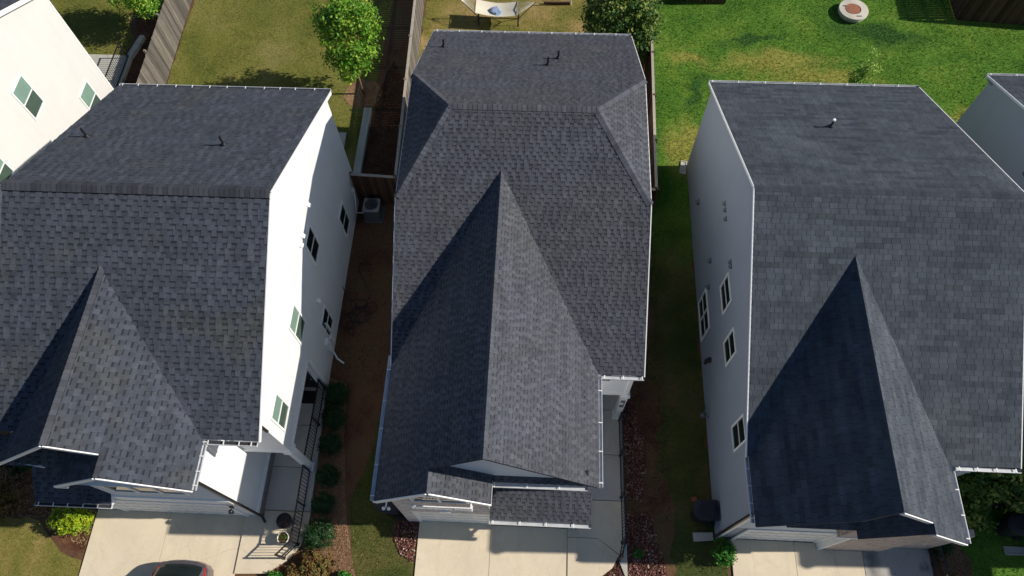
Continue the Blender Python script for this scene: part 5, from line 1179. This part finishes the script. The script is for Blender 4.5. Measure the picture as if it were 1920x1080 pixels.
# ---------------------------------------------------------------- car
def car():
    cx_, yb_ = -10.79, 2.12
    t = thing('parked_car', (cx_, 0, 0), 'grey hatchback parked on the left driveway, only its rear end in view', 'car')
    paint = NT('grey_car_paint'); paint.b.inputs['Coat Weight'].default_value = .6; paint.out(S(112, 106, 112), .3, .6); pm = paint.m
    # sections: y offset from the rear, half width, belt height, sill
    secs = [(0.0, .62, .74, .42), (.03, .78, .86, .30), (.12, .865, .93, .24), (.35, .90, .96, .20), (1.0, .91, .95, .18), (2.0, .91, .93, .18), (3.0, .90, .90, .18), (3.6, .88, .82, .20), (4.0, .82, .74, .24), (4.2, .66, .66, .30), (4.26, .5, .55, .38)]
    def ring_(y, hw, zt, zs):
        o = []
        prof = [(0, zs), (.6, zs), (.92, zs + .04), (1.0, zs + .16), (1.0, (zs + zt) * .55), (.985, zt - .08), (.93, zt - .015), (.6, zt + .02), (0, zt + .03)]
        pts_ = [(a * hw * .94, z) for a, z in prof]; full = pts_ + [(-a, z) for a, z in reversed(pts_[1:-1])]
        for a, z in full:
            bend = .20 * (abs(a) / .9) ** 2.6 * max(0, 1 - y / .9); o.append((cx_ + a, yb_ - y - bend, z))
        return o
    g = MB(); rs = [ring_(*s) for s in secs]; n = len(rs[0])
    for A, B in zip(rs, rs[1:]):
        for i in range(n): k2 = (i + 1) % n; g.face([A[i], A[k2], B[k2], B[i]])
    g.face(rs[0][::-1]); g.face(rs[-1]); g.build('body', pm, t, True)
    # greenhouse
    cab = [(.10, .62, .90), (.22, .70, 1.06), (.48, .70, 1.30), (.75, .68, 1.44), (1.3, .66, 1.50), (2.0, .66, 1.47), (2.5, .66, 1.32), (3.0, .70, 1.06), (3.25, .72, .92)]
    def cr_(y, hw, z):
        o = []; bw = .84 if .2 < y < 3.1 else .78
        for a in np.linspace(0, math.pi, 13):
            c_, s_ = math.cos(a), math.sin(a); e_ = abs(c_) ** .45 * (1 if c_ >= 0 else -1); zz = .88 + (z - .88) * s_ ** .5 if s_ > 0 else .88
            wx = bw + (hw - bw) * max(0, s_) ** .5; bend = .16 * (abs(e_ * wx) / .8) ** 2.5 * max(0, 1 - y / 1.1); o.append((cx_ + e_ * wx, yb_ - y - bend, zz))
        return o
    g = MB(); rs = [cr_(*s) for s in cab]; n = 13
    for k, (A, B) in enumerate(zip(rs, rs[1:])):
        for i in range(n - 1):
            roof = k >= 3 and k <= 5 and 3 <= i <= 8; glass = (k <= 2 and 2 <= i <= 9) or (k >= 6 and 2 <= i <= 9) or (i in (1, 10) and 2 <= k <= 6)
            g.face([A[i], B[i], B[i + 1], A[i + 1]], 1 if glass and not roof else 0)
    g.build('cabin', [pm, M['glass_dark']], t, True)
    red = NT('tail_light_red'); red.b.inputs['Coat Weight'].default_value = 1.0; red.out(S(196, 16, 22), .15)
    for s in (-1, 1):
        g = MB(); pr = []
        for u in np.linspace(0, 1, 7):
            xx = s * (.57 + .24 * u ** .6); yy = yb_ - .10 - .42 * u ** 1.6 - .05; pr.append((xx, yy, .80 + .22 * u))
        for (x1_, y1_, z1_), (x2_, y2_, z2_) in zip(pr, pr[1:]):
            wdt = .075; g.face([(cx_ + x1_ + s * wdt * .5, y1_ + .05, z1_), (cx_ + x2_ + s * wdt * .4, y2_ + .06, z2_), (cx_ + x2_ - s * wdt, y2_ - .02, z2_ + .07), (cx_ + x1_ - s * wdt, y1_ - .02, z1_ + .07)])
        g.build('tail_light', red.m, t, True)
    g = MB(); g.box(cx_ - .42, cx_ + .42, yb_ - .86, yb_ - .72, 1.46, 1.49); g.build('rear_spoiler', pm, t)
    g = MB(); g.tube([(cx_, yb_ - .22, 1.09), (cx_ + .3, yb_ - .24, 1.10)], .010, 6); g.build('rear_wiper', M['black_plastic'], t)
    g = MB(); g.box(cx_ - .24, cx_ + .24, yb_ - .02, yb_ + .012, .52, .64); g.build('number_plate', M['trim'], t)
    for sx in (-1, 1):
        for yy in (.85, 3.4):
            g = MB(); g.tube([(cx_ + sx * .70, yb_ - yy, .36), (cx_ + sx * .92, yb_ - yy, .36)], .32, 20); wv = g.build('wheel', M['black_plastic'], t)
            g = MB(); g.tube([(cx_ + sx * .915, yb_ - yy, .36), (cx_ + sx * .925, yb_ - yy, .36)], .20, 20); g.build('rim', M['gutter'], wv)
car()
# house number on the column of the middle house, reading down the post
segs = {'5': 'afgcd', '1': 'bc', '6': 'afgecd'}
g = MB(); zt = 2.02
for ch in '516':
    x0, w_, hh = 2.91, .11, .17
    L_ = {'a': (x0, x0 + w_, zt + hh, zt + hh), 'd': (x0, x0 + w_, zt, zt), 'g': (x0, x0 + w_, zt + hh / 2, zt + hh / 2), 'f': (x0, x0, zt + hh / 2, zt + hh), 'e': (x0, x0, zt, zt + hh / 2), 'b': (x0 + w_, x0 + w_, zt + hh / 2, zt + hh), 'c': (x0 + w_, x0 + w_, zt, zt + hh / 2)}
    for s_ in segs[ch]:
        a = L_[s_]; g.box(a[0] - .012, a[1] + .012, 7.436, 7.45, a[2] - .012, a[3] + .012)
    zt -= .24
g.build('house_number', M['pipe_black'], c2)
